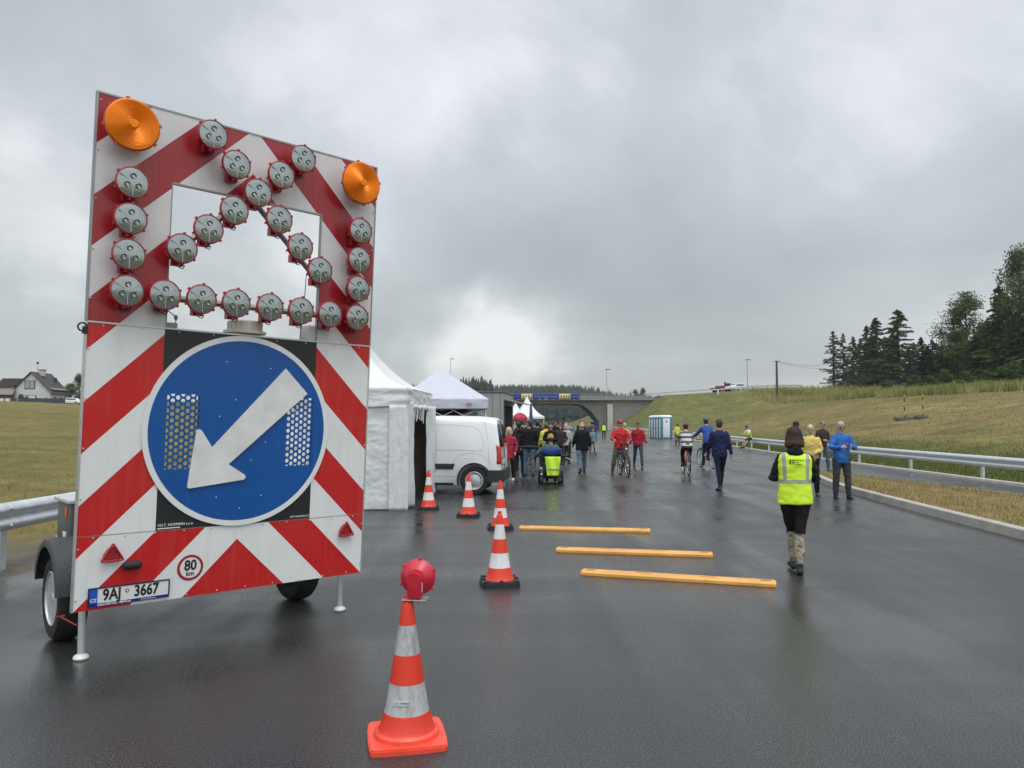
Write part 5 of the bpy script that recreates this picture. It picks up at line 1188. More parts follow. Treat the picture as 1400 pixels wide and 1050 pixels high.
TR=[(1141,454,'sparse',1.4,58,'sparse thin conifer at the left end of the wood'),(1154,457,'sparse',1.05,60,'second sparse conifer from the left end of the wood'),(1168,461,'spruce2',1.1,64,'short narrow spruce just right of the two sparse conifers'),
(1187,446,'spruce2',1.35,58,'narrow pointed spruce left of the taller narrow spruce'),(1200,436,'spruce2',1.4,57,'tall narrow spruce in the left half of the wood'),(1212,462,'spruce',1.1,62,'dark spruce tucked between the narrow spruce and the broad larch'),(1230,425,'larch',1.45,57,'broad topped larch standing highest in the left half of the wood'),
(1244,477,'blue',1.0,53,'low bluish spruce in front of the broad larch'),(1262,463,'spruce',1.5,57,'wide dark spruce right of the bluish spruce'),(1277,466,'blue',1.2,60,'dark blue green spruce in the middle dip of the wood'),(1290,474,'spruce',1.4,57,'low dark spruce left of the leafy crown'),
(1310,455,'leafy2',1.3,59,'yellowish green leafy tree below the round crown'),(1324,407,'leafy',.95,62,'round crowned leafy tree rising above the wood'),(1335,460,'spruce',1.5,57,'dark spruce under the round leafy crown'),(1352,440,'spruce',1.4,58,'dark spruce left of the tall broad spruce'),
(1370,393,'larch',1.1,57,'tall broad spruce near the right edge of the photo'),(1386,440,'spruce',1.3,56,'dark spruce between the two tallest trees at right'),(1398,341,'leafy2',.62,59,'tallest slender tree cut by the right edge of the photo'),(1412,400,'spruce',1.2,58,'dark spruce just inside the right edge of the photo')]
for px,py,kd,wd,dd,lb in TR:
    rat=(px-700)/1030; y=100.
    for _ in range(30): y=(XR(y)+dd)/rat
    x=rat*y; z=float(H(x,y))-.5; top=1.65+(577-py)/1030*y; tree(kd,x,y,top-z,wd,lb,'trees on the hill at right','leafy_tree' if 'leafy' in kd else 'conifer_tree')
BACK=[(1178,466,70,'narrow'),(1193,458,72,'pointed'),(1222,455,70,'broad'),(1251,468,74,'low'),(1269,472,72,'squat'),(1284,470,70,'wide'),(1300,466,72,'thick'),(1316,452,72,'full'),(1343,448,70,'heavy'),(1362,430,72,'large'),(1380,420,70,'massive'),(1394,425,66,'bushy')]
for px,py,dd,w_ in BACK:
    rat=(px-700)/1030; y=100.
    for _ in range(30): y=(XR(y)+dd)/rat
    x=rat*y; z=float(H(x,y))-.5; top=1.65+(577-py)/1030*y; tree('spruce',x,y,top-z,1.35,w_+' dark conifer of the back row filling the wood','trees on the hill at right','conifer_tree',z)
for i,(px,dd,h) in enumerate(((1450,57,17),(1500,58,15),(1560,60,18))):
    rat=(px-700)/1030; y=90.
    for _ in range(30): y=(XR(y)+dd)/rat
    tree('spruce',rat*y,y,h,1.2,'dark spruce of the hill wood standing beyond the right edge of the photo','trees on the hill at right')
# young undergrowth bushes along the wood edge
for i,(px,dd,h,w,lb) in enumerate(((1180,50,2.6,1.0,'leftmost round green bush at the foot of the wood'),(1292,44,3.0,.9,'round bush with brownish leaves before the dark spruces'),(1322,42,2.4,.9,'light green bush right of the brownish bush'),(1388,40,3.0,.9,'light green bush near the right edge below the tallest trees'),(1350,47,2.4,1.0,'low bush between the two light green bushes'),(1150,52,1.8,1.2,'small low bush under the two sparse conifers'),(1213,48,2.2,1.2,'low spreading bush below the tall narrow spruce'),(1250,46,2.6,1.3,'wide low bush before the bluish spruce'),(1272,43,2.3,1.1,'low bush left of the brownish bush'),(1372,42,2.6,1.2,'broad bush below the tall broad spruce'))):
    rat=(px-700)/1030; y=100.
    for _ in range(30): y=(XR(y)+dd)/rat
    tree('bush',rat*y,y,h,w,lb,'bushes at the wood edge','bush',None,'bush')
# trees by the house
for px,py,y,kd,wd,lb,nm_ in ((108,513,190,'leafy',1.0,'round leafy tree behind the white car at left','leafy_tree'),(95,525,200,'leafy2',1.2,'lower leafy tree between the house and the white car','leafy_tree'),(2,520,190,'leafy2',.8,'leafy tree cut by the left edge of the photo','leafy_tree'),(90,530,210,'spruce',1.2,'small spruce tip behind the house roof at its right','conifer_tree')):
    x=(px-700)/1030*y; z=float(H(x,y)); tree(kd,x,y,1.65+(577-py)/1030*y-z+.2,wd,lb,None,nm_)
for px,h in ((36,1.6),(28,2.0)): x=(px-700)/1030*172; tree('bush',x,172,h,.8,('taller' if h>1.8 else 'lower')+' clipped dark bush at the garden fence','bushes at the garden fence','bush',None,'bush')
# small trees on the horizon right of the bridge
for px,py,wd in ((869,533,1.6),(879,531,1.5)):
    y=240; x=(px-700)/1030*y; tree('leafy',x,y,1.65+(577-py)/1030*y-float(H(x,y)),wd*.5,('left' if px<875 else 'right')+' one of two small dark trees above the right end of the bridge','small trees beyond the bridge','leafy_tree')
# far forest: one mass of conifers on the far hill and a low wood at far left
def forest(name,pts,hmin,hmax,mat,label):
    n=len(pts); V=[];F=[]; k=0
    for (x,y,z) in pts:
        h=hmin+(hmax-hmin)*rs.rand(); r=h*(.12+.06*rs.rand()); a0=rs.rand()*6
        for j in range(4):
            zb=z+h*(.05+.23*j); zt=min(z+h,zb+h*.42); rr=r*(1-.22*j)*(.8+.4*rs.rand())
            for i in range(5): a=a0+j+i*2*PI/5; V.append((x+rr*math.cos(a)*(.7+.6*rs.rand()),y+rr*math.sin(a),zb-h*.04*rs.rand()))
            V.append((x,y,zt))
            for i in range(5): F.append((k+i,k+(i+1)%5,k+5))
            k+=6
    o=np_mesh(name,np.array(V),np.array(F),mat,False); tag(o,label,None,None,'stuff')
FOR=leafmat('far_forest_green',(.022,.032,.026),.25)
def fx(px0,px1,y0,y1,n,dens=None):
    out=[]
    for _ in range(n):
        y=y0+(y1-y0)*rs.rand(); px=px0+(px1-px0)*rs.rand(); x=(px-700)/1030*y
        if dens and rs.rand()>dens(px): continue
        out.append((x,y,float(H(x,y))))
    return out
forest('far_forest',[p for p in fx(560,868,450,800,9000) if p[1]<560+240*min(1,max(0,(868-(700+p[0]/p[1]*1030))/110))],10,18,FOR,'dark conifer forest on the hill beyond the bridge')
forest('far_treeline',fx(800,880,560,760,110,lambda p:(880-p)/80)+fx(900,975,300,340,140),4,7,FOR,'low dark tree line along the horizon right of the bridge')
forest('far_copse',fx(628,674,330,360,110),17,21.5,FOR,'distant conifer copse above the grey box trailer')
# ------------------------------------------------------------------ people
SKIN=M('skin',(.46,.26,.19),.6,0,.12,9,spec=.35)
HAIRC={'brown':M('hair_brown',(.035,.022,.015),.6,0,.4,12,.5,40),'blond':M('hair_blond',(.50,.42,.28),.6,0,.25,12,.5,40),'grey':M('hair_grey',(.34,.32,.28),.6,0,.3,12,.5,40),'black':M('hair_black',(.010,.009,.009),.5,0,.4,12,.5,40)}
def rx_(a): return Matrix.Rotation(a,3,'X')
def person(loc,face,H_,label,cl,pose=None,near=False,facing=False,group=None,z=None,name='person'):
    """face: heading in degrees, 0 = walking away from the camera (+y)"""
    po=dict(lean=0,hl=5,kl=5,hr=-5,kr=5,al=(5,8,15,0),ar=(5,8,15,0),yaw=0,nod=0,splay=3,foot=None,tw=0); po.update(pose or {})
    s=H_/1.75; v=(.011 if near else .018)*1.0; va=.016 if near else .024
    t=thing(name,label,'person',(loc[0],loc[1],0),R(face),group)
    hipz=.93; J={}
    up=lambda p:(rx_(-R(po['lean']))@(Vector(p)-Vector((0,0,hipz)))+Vector((0,0,hipz)))
    low=9
    for sg,n,h,k in ((-1,'l',po['hl'],po['kl']),(1,'r',po['hr'],po['kr'])):
        sp=R(po['splay']); hp=Vector((sg*.092,0,hipz-.02)); 
        kn=hp+Vector((sg*math.sin(sp),math.sin(R(h)),-math.cos(R(h))*math.cos(sp)))*.43
        a=R(h-k); an=kn+Vector((sg*math.sin(sp)*.4,math.sin(a),-math.cos(a)))*.40
        f=po['foot'][0 if sg<0 else 1] if po['foot'] else max(-25,min(35,-(h-k)*.6)) # toe down angle
        fa=R(-f); toe=an+Vector((sg*.02,math.cos(fa)*.17,-.055+math.sin(fa)*.17)); heel=an+Vector((0,-.055,-.055-0*math.sin(fa)))
        J[n]=(hp,kn,an,toe,heel); low=min(low,toe.z-.020,heel.z-.026)
        al=po['al' if sg<0 else 'ar']; p,ab,el,inw=[R(x) for x in al]
        sh=up((sg*po.get('shw',.168),0,1.40)); d1=Vector((sg*math.sin(ab),math.sin(p)*math.cos(ab),-math.cos(p)*math.cos(ab))); eb=sh+d1*.285
        d2=Vector((sg*math.sin(ab-inw),math.sin(p+el)*math.cos(ab-inw),-math.cos(p+el)*math.cos(ab-inw))).normalized(); wr_=eb+d2*.25; J['a'+n]=(sh,eb,wr_,d2)
    dz=-low if z is None else z
    T=Matrix.Translation((0,0,dz*s))@Matrix.Scale(s,4)
    def mb(): m=MB(); m.T=T; return m
    hr=Matrix.Rotation(R(po['yaw']),3,'Z')@rx_(-R(po['nod'])); hc=up((0,.012,1.635)); nk=up((0,-.005,1.46))
    def hd(p): return hc+hr@Vector(p)
    # body: one continuous figure
    q=mb(); q.tube([up((0,.0,z_)) for z_ in (.84,.93,1.05,1.20,1.33,1.41,1.455)],[(.12,.085),(.15,.10),(.13,.09),(.145,.10),(.16,.10),(.13,.085),(.07,.06)],14)
    q.capsule([up((0,-.01,1.40)),nk,hc-Vector((0,0,.06))],[.062,.056,.054],12)
    q.ell(hc,(.074,.093,.112),16,12,hr); q.ell(hd((0,.035,-.055)),(.052,.055,.060),12,8,hr)
    q.tube([hd((0,.085,.015)),hd((0,.108,-.022)),hd((0,.085,-.030))],[.009,.016,.012],8)
    for sg in (-1,1): q.ell(hd((sg*.077,-.005,-.008)),(.012,.022,.032),8,6,hr)
    q.ell(hd((0,.078,-.062)),(.024,.014,.011),8,6,hr); q.ell(hd((0,.075,.03)),(.05,.018,.012),10,6,hr)
    for n in 'lr':
        hp,kn,an,toe,heel=J[n]; q.capsule([hp,hp.lerp(kn,.35),kn,kn.lerp(an,.35),an],[.070,.066,.043,.043,.030],12); q.capsule([an,heel.lerp(toe,.3),toe],[.034,.036,.026],8)
        sh,eb,wr_,d2=J['a'+n]; q.capsule([sh,eb,wr_],[.040,.033,.024],10)
        side=1 if n=='r' else -1
        pm=wr_+d2*.055; lat=d2.cross(Vector((side*.8,.3,.1))).normalized(); nrm=lat.cross(d2).normalized()*-side
        q.capsule([wr_,pm],[(.026,.018),(.036,.017)],10)
        if near or facing:
            for i,(o_,L) in enumerate(((-.027,.062),(-.009,.072),(.009,.067),(.026,.052))):
                b0=pm+d2*.012+lat*o_; curl=.35+.1*i; q.capsule([b0,b0+d2*L*.55+nrm*L*.12,b0+d2*L*.85-nrm*-L*curl],[.0092,.0088,.008],6)
            q.capsule([wr_+d2*.02-lat*.022,wr_+d2*.055-lat*.048+nrm*.012,wr_+d2*.085-lat*.05+nrm*.022],[.012,.0105,.009],6)
        else: q.capsule([pm,pm+d2*.06+nrm*.02],[(.032,.014),(.022,.012)],8)
    bake(q,'body',SKIN,t,(.0085 if near else .013)*s,2)
    # trousers
    bot=cl.get('bot',(.02,.02,.025)); bw=cl.get('bw',1.0); kn_f=cl.get('cut',1.0)
    BMt=cl.get('botmat') or cloth('b_%d_%d_%d'%tuple(int(c*500) for c in bot),bot)
    q=mb(); q.tube([(0,0,.80),(0,0,.86),(0,0,.93),up((0,0,1.0)),up((0,0,1.06))],[(.10,.08),(.155,.11),(.168,.118),(.155,.108),(.145,.10)],14)
    for n in 'lr':
        hp,kn,an,toe,heel=J[n]
        if kn_f<1: q.tube([hp,hp.lerp(kn,.5),hp.lerp(kn,kn_f)],[.100*bw,.095*bw,.09*bw],12)
        else: cw=bw*cl.get('cw',1.0); q.tube([hp,hp.lerp(kn,.4),kn,kn.lerp(an,.4),kn.lerp(an,1.02)],[.098*bw,.088*bw,.066*cw,.066*cw,.050*cw],12)
    bake(q,'trousers' if kn_f>=1 else 'shorts',BMt,t,va*s,3,.010*s*min(1,bw**4),5.5,loc[0]*3,1.6)
    # shoes
    SH=cloth('s_%d'%int(cl.get('shoe',.03)*500),tuple([cl.get('shoe',.03)]*3))
    for n in 'lr':
        hp,kn,an,toe,heel=J[n]; q=mb(); q.capsule([an+Vector((0,0,.02)),an-Vector((0,0,.02)),heel.lerp(toe,.12)],[.045,.045,.043],10); q.capsule([heel,heel.lerp(toe,.5)+Vector((0,0,.005)),toe],[(.040,.034),(.046,.036),(.040,.027)],10); bake(q,'shoe',SH,t,.013*s,2)
    # jacket
    top=cl.get('top',(.02,.02,.02)); jw=cl.get('jw',1.0); hem=cl.get('hem',.84)
    TM=cl.get('topmat') or cloth('t_%d_%d_%d'%tuple(int(c*500) for c in top),top)
    q=mb(); q.tube([(up if z_>hipz else Vector)((0,.0,z_)) for z_ in (hem,hem+.05,1.0,1.12,1.25,1.35,1.42,1.455,1.49)],[(.165*jw,.120*jw),(.175*jw,.13*jw),(.168*jw,.125*jw),(.165*jw,.122*jw),(.178*jw,.128*jw),(.185*jw,.122*jw),(.160*jw,.102*jw),(.105,.085),(.072,.068)],18)
    for n in 'lr':
        sh,eb,wr_,d2=J['a'+n]; e=cl.get('sleeve',1.0)
        if e<1: q.tube([sh-Vector((0,0,.01)),sh.lerp(eb,.8)],[.072,.062],12)
        else: q.capsule([sh+Vector((0,0,-.008)),sh.lerp(eb,.5),eb,eb.lerp(wr_,.5),wr_-d2*.01],[.060*jw,.062*jw,.055*jw,.048*jw,.038],12)
    if cl.get('hood'): q.ell(up((0,-.10,1.45)),(.105,.055,.060),12,8); q.tube([up((.08,-.03,1.47)),up((0,-.12,1.52)),up((-.08,-.03,1.47))],.032,8)
    bake(q,cl.get('topname','jacket'),TM,t,va*s,2,.015*s,5.5,loc[0]*5,1.5)
    # hair / hat
    hk=cl.get('hair','short'); HM=HAIRC[cl.get('hc','brown')]
    def ellh(c,r): q.ell(hd(c),r,14,10,hr)
    if hk!='none':
        q=mb()
        if hk=='short': ellh((0,-.004,.050),(.080,.096,.074)); ellh((0,-.022,.022),(.083,.092,.104)); ellh((0,-.035,-.02),(.078,.072,.08))
        elif hk=='bald': ellh((0,-.04,-.025),(.083,.068,.062))
        elif hk=='bob':
            ellh((0,-.02,.024),(.098,.106,.110)); q.tube([hd((0,-.025,.03)),hd((0,-.028,-.04)),hd((0,-.03,-.10)),hd((0,-.032,-.13))],[(.100,.094),(.112,.094),(.120,.088),(.106,.070)],16)
        elif hk=='long':
            ellh((0,-.004,.045),(.080,.098,.088))
            ellh((0,-.02,.024),(.086,.095,.106)); q.tube([hd((0,-.03,0)),hd((0,-.045,-.10)),hd((0,-.06,-.20))],[(.088,.066),(.095,.058),(.07,.04)],14)
        bake(q,'hair',cl.get('hairmat') or HM,t,.012*s,1,.004*s,18,1)
    if cl.get('hat'):
        hcx,kind=cl['hat']; hmat=cloth('h_%d_%d_%d'%tuple(int(c*500) for c in hcx),hcx) if kind!='helmet' else M('helmet_%d_%d'%(int(hcx[0]*500),int(hcx[2]*500)),hcx,.3,0,.1,8)
        q=mb()
        if kind=='helmet': q.ell(hd((0,-.01,.055)),(.100,.128,.088),16,10,hr); q.ell(hd((0,.09,.05)),(.06,.05,.012),10,6,hr)
        elif kind=='beanie': q.ell(hd((0,-.012,.045)),(.092,.102,.100),16,10,hr); q.tube([hd((.09*math.cos(a),-.012+.1*math.sin(a),.015)) for a in np.linspace(0,6.28,13)[:-1]],.016,8,closed=True)
        elif kind=='cap': q.ell(hd((0,-.01,.045)),(.086,.100,.083),16,10,hr); q.ell(hd((0,.105,.035)),(.065,.06,.012),12,6,hr)
        elif kind=='hat': q.ell(hd((0,-.01,.05)),(.088,.1,.085),16,10,hr); q.ell(hd((0,0,.025)),(.15,.165,.012),18,6,hr)
        bake(q,'helmet' if kind=='helmet' else 'hat',hmat,t,.011*s,1)
    if facing:
        for sg in (-1,1):
            q=mb(); q.ell(hd((sg*.029,.089,.004)),(.0125,.007,.0075) if not cl.get('glasses') else (.026,.012,.019),10,6,hr); q.build('eye' if not cl.get('glasses') else 'sunglasses_lens',M('eye_dark',(.02,.015,.012),.2,0,0),t,smooth=180)
        q=mb(); q.ell(hd((0,.0905,-.062)),(.021,.006,.005),10,6,hr); q.build('mouth',M('lips',(.30,.10,.09),.5,0,0),t,smooth=180)
    t['j']=0; del t['j']
    return t,J,up,T,mb,hd
BLUEJ=(.028,.075,.33); 
def jean(c=(.065,.10,.16)): return c
WALK=dict(hl=22,kl=4,hr=-14,kr=22,al=(-18,10,12,0),ar=(18,10,25,0))
WALK2=dict(hl=-14,kl=25,hr=20,kr=4,al=(18,10,25,0),ar=(-18,10,12,0))
STAND=dict(hl=2,kl=3,hr=-2,kr=3,al=(2,9,18,0),ar=(4,9,18,0))
FOLD=dict(hl=2,kl=3,hr=-2,kr=3,al=(15,12,95,55),ar=(15,12,95,55))
POCK=dict(hl=3,kl=3,hr=-3,kr=3,al=(-5,20,42,30),ar=(-5,20,42,30))
# --- steward in hi-vis vest (walking away)
def zmat(name,stops,rough=.8,noise_amt=.0,sc=9):
    m=bpy.data.materials.new(name); m.use_nodes=True; nt=m.node_tree; b=nt.nodes['Principled BSDF']; tc=nn(nt,'ShaderNodeTexCoord'); s=nn(nt,'ShaderNodeSeparateXYZ'); nt.links.new(tc.outputs['Object'],s.inputs[0]); zz=s.outputs[2]
    if noise_amt: zz=mth(nt,'ADD',zz,mth(nt,'MULTIPLY',mth(nt,'SUBTRACT',noise_n(nt,tc.outputs['Object'],sc,4,.6),.5),noise_amt))
    nt.links.new(ramp(nt,mth(nt,'DIVIDE',zz,2.0),[(p/2.0,c) for p,c in stops],'CONSTANT' if not noise_amt else 'LINEAR'),b.inputs['Base Color']); b.inputs['Roughness'].default_value=rough; b.inputs['Specular IOR Level'].default_value=.2; return m
def leggings():
    m=zmat('leggings_pattern',[(0,(.5,.5,.5)),(.44,(.010,.010,.012))],.8); nt=m.node_tree; b=nt.nodes['Principled BSDF']; tc=nn(nt,'ShaderNodeTexCoord'); s=nn(nt,'ShaderNodeSeparateXYZ'); nt.links.new(tc.outputs['Object'],s.inputs[0])
    n=noise_n(nt,tc.outputs['Object'],16,4,.6); pat=ramp(nt,n,[(.38,(.07,.06,.055)),(.47,(.30,.28,.24)),(.54,(.40,.33,.17)),(.60,(.22,.21,.20)),(.68,(.10,.08,.07))])
    nt.links.new(mixc(nt,mth(nt,'GREATER_THAN',s.outputs[2],.43),pat,(.010,.010,.012)),b.inputs['Base Color']); return m
t,J,up,T,mb,hd=person((3.13,8.38),-13,1.585,'woman in a yellow hi-vis vest with a dark bob, nearest person on the road',dict(top=(.012,.012,.014),hood=True,hair='bob',hairmat=zmat('hair_ombre',[(0,(.11,.065,.035)),(1.40,(.09,.05,.028)),(1.50,(.028,.018,.013))],.6,.10,30),botmat=leggings(),bw=1.04,cw=.90,shoe=.03,topname='hoodie',hem=.92,jw=.94),
  dict(hl=17,kl=12,hr=-9,kr=3,al=(4,20,80,42),ar=(4,20,80,42),splay=-7.5,foot=(0,8),nod=14,shw=.158),near=True)
VN=bpy.data.materials.new('hi_vis_vest'); VN.use_nodes=True; nt=VN.node_tree; b=nt.nodes['Principled BSDF']; tc=nn(nt,'ShaderNodeTexCoord'); s=nn(nt,'ShaderNodeSeparateXYZ'); nt.links.new(tc.outputs['Object'],s.inputs[0]); ax_=mth(nt,'ABSOLUTE',s.outputs[0]); zz=s.outputs[2]
def band(v,a,b2): return mth(nt,'MULTIPLY',mth(nt,'GREATER_THAN',v,a),mth(nt,'LESS_THAN',v,b2))
hb=band(zz,.975,1.02); vb=mth(nt,'MULTIPLY',band(ax_,mth(nt,'ADD',.098,mth(nt,'MULTIPLY',mth(nt,'SUBTRACT',zz,1.0),.02)),mth(nt,'ADD',.132,mth(nt,'MULTIPLY',mth(nt,'SUBTRACT',zz,1.0),.05))),mth(nt,'GREATER_THAN',zz,.99))
nt.links.new(mixc(nt,mth(nt,'MAXIMUM',hb,vb),(.60,.86,.035),(.33,.335,.30)),b.inputs['Base Color']); b.inputs['Roughness'].default_value=.7
q=mb(); q.tube([up((0,-.01,z_)) for z_ in (.82,.86,1.0,1.15,1.28,1.38,1.425,1.445)],[(.205,.155),(.208,.156),(.196,.152),(.192,.150),(.205,.150),(.205,.145),(.180,.125),(.135,.10)],24)
vest=bake(q,'hi_vis_vest',VN,t,.013,3,.010,5,2,1.3)
def vt(x,z,y=-.185): return Matrix.Translation((x,y,z))@Matrix.Rotation(R(90),4,'X')@Matrix.Rotation(0,4,'Y')
GI=M('vest_print',(.02,.06,.02),.6,0,0)
q=MB(); 
def arcp(r,a0,a1,w): return [(r*math.cos(a),r*math.sin(a)) for a in np.linspace(R(a0),R(a1),14)],w
for a0,a1 in ((110,250),(-70,70)):
    q.tube([(-.050+.027*math.cos(a),-.171,1.215+.027*math.sin(a)) for a in np.linspace(R(a0),R(a1),14)],.0034,6)
for dx,tw in ((-.010,.006),(.010,-.006)): q.tube([(-.050+dx-tw,-.171,1.188),(-.050+dx+tw*.2,-.171,1.242)],.0045,6)
q.tube([(-.078,-.171,1.206),(-.024,-.171,1.206)],.0026,6)
q.build('emblem',GI,vest)
for i,(tx,z) in enumerate((('Ředitelství',1.232),('silnic',1.212),('a dálnic',1.192))): text('lettering',tx,.021,vt(-.012,z,-.171),GI,vest,.0015,'LEFT',off=.0005)
# --- right group
person((7.12,16.35),176,1.66,'grey haired man with sunglasses in a bright blue jacket standing by the kerb',dict(top=(.030,.125,.38),bot=(.045,.045,.048),bw=1.12,hair='short',hc='grey',glasses=True,hem=.80,jw=1.08,shoe=.02,hood=True),dict(hl=4,kl=3,hr=0,kr=3,al=(24,18,78,52),ar=(24,18,72,52),nod=18,splay=4),near=True,facing=True)
person((6.72,17.0),168,1.58,'blonde woman in a yellow jacket standing beside the man in the bright blue jacket',dict(top=(.62,.48,.14),bot=(.012,.012,.014),hair='long',hc='blond',hem=.85,jw=1.1,shoe=.08,bw=1.1),dict(al=(8,14,60,55),ar=(0,10,15,0),yaw=-8),near=True,facing=True)
person((10.35,25.2),190,1.66,'man in a dark brown jacket and cap standing on the side path',dict(top=(.045,.032,.025),bot=(.05,.085,.14),hat=((.16,.12,.07),'cap'),hair='short',hc='grey',shoe=.10,hem=.85),dict(hl=16,kl=12,hr=-5,kr=8,al=(12,14,80,40),ar=(12,14,70,40),yaw=20),facing=True)
t,J,up,T,mb,hd=person((7.0,18.6),-40,1.66,'person in light blue with a dark cap, mostly hidden behind the vest woman',dict(top=(.04,.20,.42),bot=(.02,.02,.022),hat=((.012,.02,.018),'cap'),hair='short',hem=.85),STAND)
q=mb(); q.capsule([up((0,-.20,1.1)),up((0,-.21,1.36))],[(.13,.09),(.12,.08)],14); bake(q,'backpack',cloth('backpack_green',(.02,.05,.02)),t,.02,2)
# --- man in navy jacket
t,J,up,T,mb,hd=person((5.05,18.4),4,1.72,'man in a navy jacket and black track trousers striped pale blue',dict(top=(.015,.020,.062),bot=(.010,.013,.022),hair='short',hc='brown',bw=1.1,jw=1.12,hem=.80,shoe=.05),dict(hl=-12,kl=6,hr=16,kr=4,al=(14,8,22,0),ar=(-14,12,14,0),splay=-1),near=True)
hp,kn,an,toe,heel=J['l']; q=mb(); o_=Vector((-.083,-.035,0)); q.capsule([hp+o_*1.2+Vector((0,0,-.1)),hp.lerp(kn,.55)+o_*1.05,kn+o_*.85,kn.lerp(an,.6)+o_*.75,an+o_*.6],[.022,.022,.02,.018,.016],8); bake(q,'side_stripe',cloth('pale_blue',(.14,.20,.33)),t,.014,1)
# --- bicycles and riders
def bicycle(loc,face,label,frame=(.25,.03,.03),steer=0):
    t=thing('bicycle',label,'bicycle',(loc[0],loc[1],0),R(face)); r=.335
    m=M('bike_%d'%int(frame[0]*999),frame,.3,.2,.05)
    for y_ in (-.50,.54):
        q=MB(); rr=Matrix.Rotation(R(90),3,'Y'); N=32
        q.tube([(0,r*math.cos(2*PI*i/N),r*math.sin(2*PI*i/N)) for i in range(N)],.021,8,closed=True)
        w=q.build('wheel',DARK,t,smooth=60,mw=Matrix.Translation((0,y_,r+.012)))
        q=MB(); q.tube([(0,(r-.028)*math.cos(2*PI*i/N),(r-.028)*math.sin(2*PI*i/N)) for i in range(N)],.010,6,closed=True); q.cyl((-.04,0,0),(.04,0,0),.022,n=10)
        for i in range(16): a=2*PI*i/16; q.tube([(.02*(-1)**i,0,0),(0,(r-.03)*math.cos(a),(r-.03)*math.sin(a))],.0022,4)
        q.build('rim',ALU,w)
    bb=Vector((0,-.06,.30)); st=Vector((0,-.24,.84)); hd_=Vector((0,.36,.86)); hl=Vector((0,.42,.70)); fa=Vector((0,.54,.347)); ra=Vector((0,-.50,.347))
    q=MB(); q.tube([bb,st],.016,8); q.tube([st*.97+bb*.03,hd_],.016,8); q.tube([bb,hl],.019,8); q.tube([hd_,hl],.018,8)
    for s in (-.05,.05): q.tube([bb+Vector((s*.4,0,0)),ra+Vector((s,0,0))],.010,6); q.tube([st+Vector((s*.3,0,-.05)),ra+Vector((s,0,0))],.009,6); q.tube([hl+Vector((s*.6,0,0)),fa+Vector((s,0,0))],.012,6)
    q.build('frame',m,t)
    q=MB(); q.tube([hd_,hd_+Vector((0,-.02,.14))],.013,8); q.tube([(-.30,.27,1.02),(-.14,.33,1.0),(0,.35,1.0),(.14,.33,1.0),(.30,.27,1.02)],.012,8); q.build('handlebar',BLKI,t)
    q=MB(); q.tube([st,st+Vector((0,-.03,.10))],.013,8); q.capsule([st+Vector((0,-.12,.12)),st+Vector((0,.12,.125))],[(.07,.025),(.02,.018)],10); q.build('saddle',DARK,t)
    q=MB()
    for s in (-1,1): q.tube([bb+Vector((s*.07,0,0)),bb+Vector((s*.08,s*.15,-.06*s))],.010,6); q.box(bb+Vector((s*.13,s*.15,-.06*s)),(.09,.07,.02))
    q.cyl(bb-Vector((.06,0,0)),bb+Vector((.07,0,0)),.03); q.build('pedals',DARK,t)
    q=MB(); q.ell((0,.42,.84),(.03,.035,.035)); q.build('front_lamp',M('bike_lamp',(.7,.7,.65),.2),t)
    return t
RIDE=dict(lean=22,hl=62,kl=72,hr=38,kr=50,al=(52,14,22,8),ar=(52,14,22,8),foot=(8,12),splay=1)
STRP=bpy.data.materials.new('striped_knit'); STRP.use_nodes=True; nt=STRP.node_tree; b=nt.nodes['Principled BSDF']; tc=nn(nt,'ShaderNodeTexCoord'); s=nn(nt,'ShaderNodeSeparateXYZ'); nt.links.new(tc.outputs['Object'],s.inputs[0]); k=mth(nt,'FRACT',mth(nt,'MULTIPLY',s.outputs[2],6.6)); k2=mth(nt,'FRACT',mth(nt,'MULTIPLY',s.outputs[0],16))
nt.links.new(mixc(nt,mth(nt,'GREATER_THAN',k,.52),(.55,.53,.50),mixc(nt,mth(nt,'GREATER_THAN',k2,.5),(.03,.03,.035),(.12,.12,.12))),b.inputs['Base Color']); b.inputs['Roughness'].default_value=.9
bicycle((5.52,24.0),-4,'bicycle ridden by the person in the striped jumper',(.35,.08,.06))
person((5.50,23.74),-4,1.62,'cyclist in a black and white striped jumper and dark helmet riding away',dict(topmat=STRP,bot=(.012,.012,.013),hat=((.03,.02,.022),'helmet'),hair='short',topname='jumper',jw=1.12,bw=1.05,shoe=.03,hem=.88),RIDE,z=.03)
bicycle((7.05,27.3),10,'bicycle ridden by the person in the royal blue jacket',(.02,.02,.03))
person((7.06,27.05),10,1.78,'cyclist in a royal blue jacket and dark helmet riding away behind the navy jacket',dict(top=(.028,.075,.27),bot=(.02,.025,.04),hat=((.03,.035,.05),'helmet'),hair='short',jw=1.15,shoe=.03,hem=.84),dict(RIDE,al=(40,22,22,8),ar=(52,14,22,8),hl=30,kl=20,hr=62,kr=76),z=.05)
bicycle((3.42,23.2),184,'bicycle of the red jacketed cyclist facing the camera',(.05,.05,.05))
person((3.38,23.6),182,1.72,'cyclist in red jacket, olive trousers and red helmet straddling a bicycle',dict(top=(.42,.025,.028),bot=(.13,.11,.075),hat=((.20,.02,.02),'helmet'),hair='short',jw=1.14,bw=1.15,shoe=.04,hem=.84),dict(hl=8,kl=3,hr=-6,kr=14,al=(28,26,55,35),ar=(28,24,50,30),splay=13,nod=8,yaw=15),facing=True)
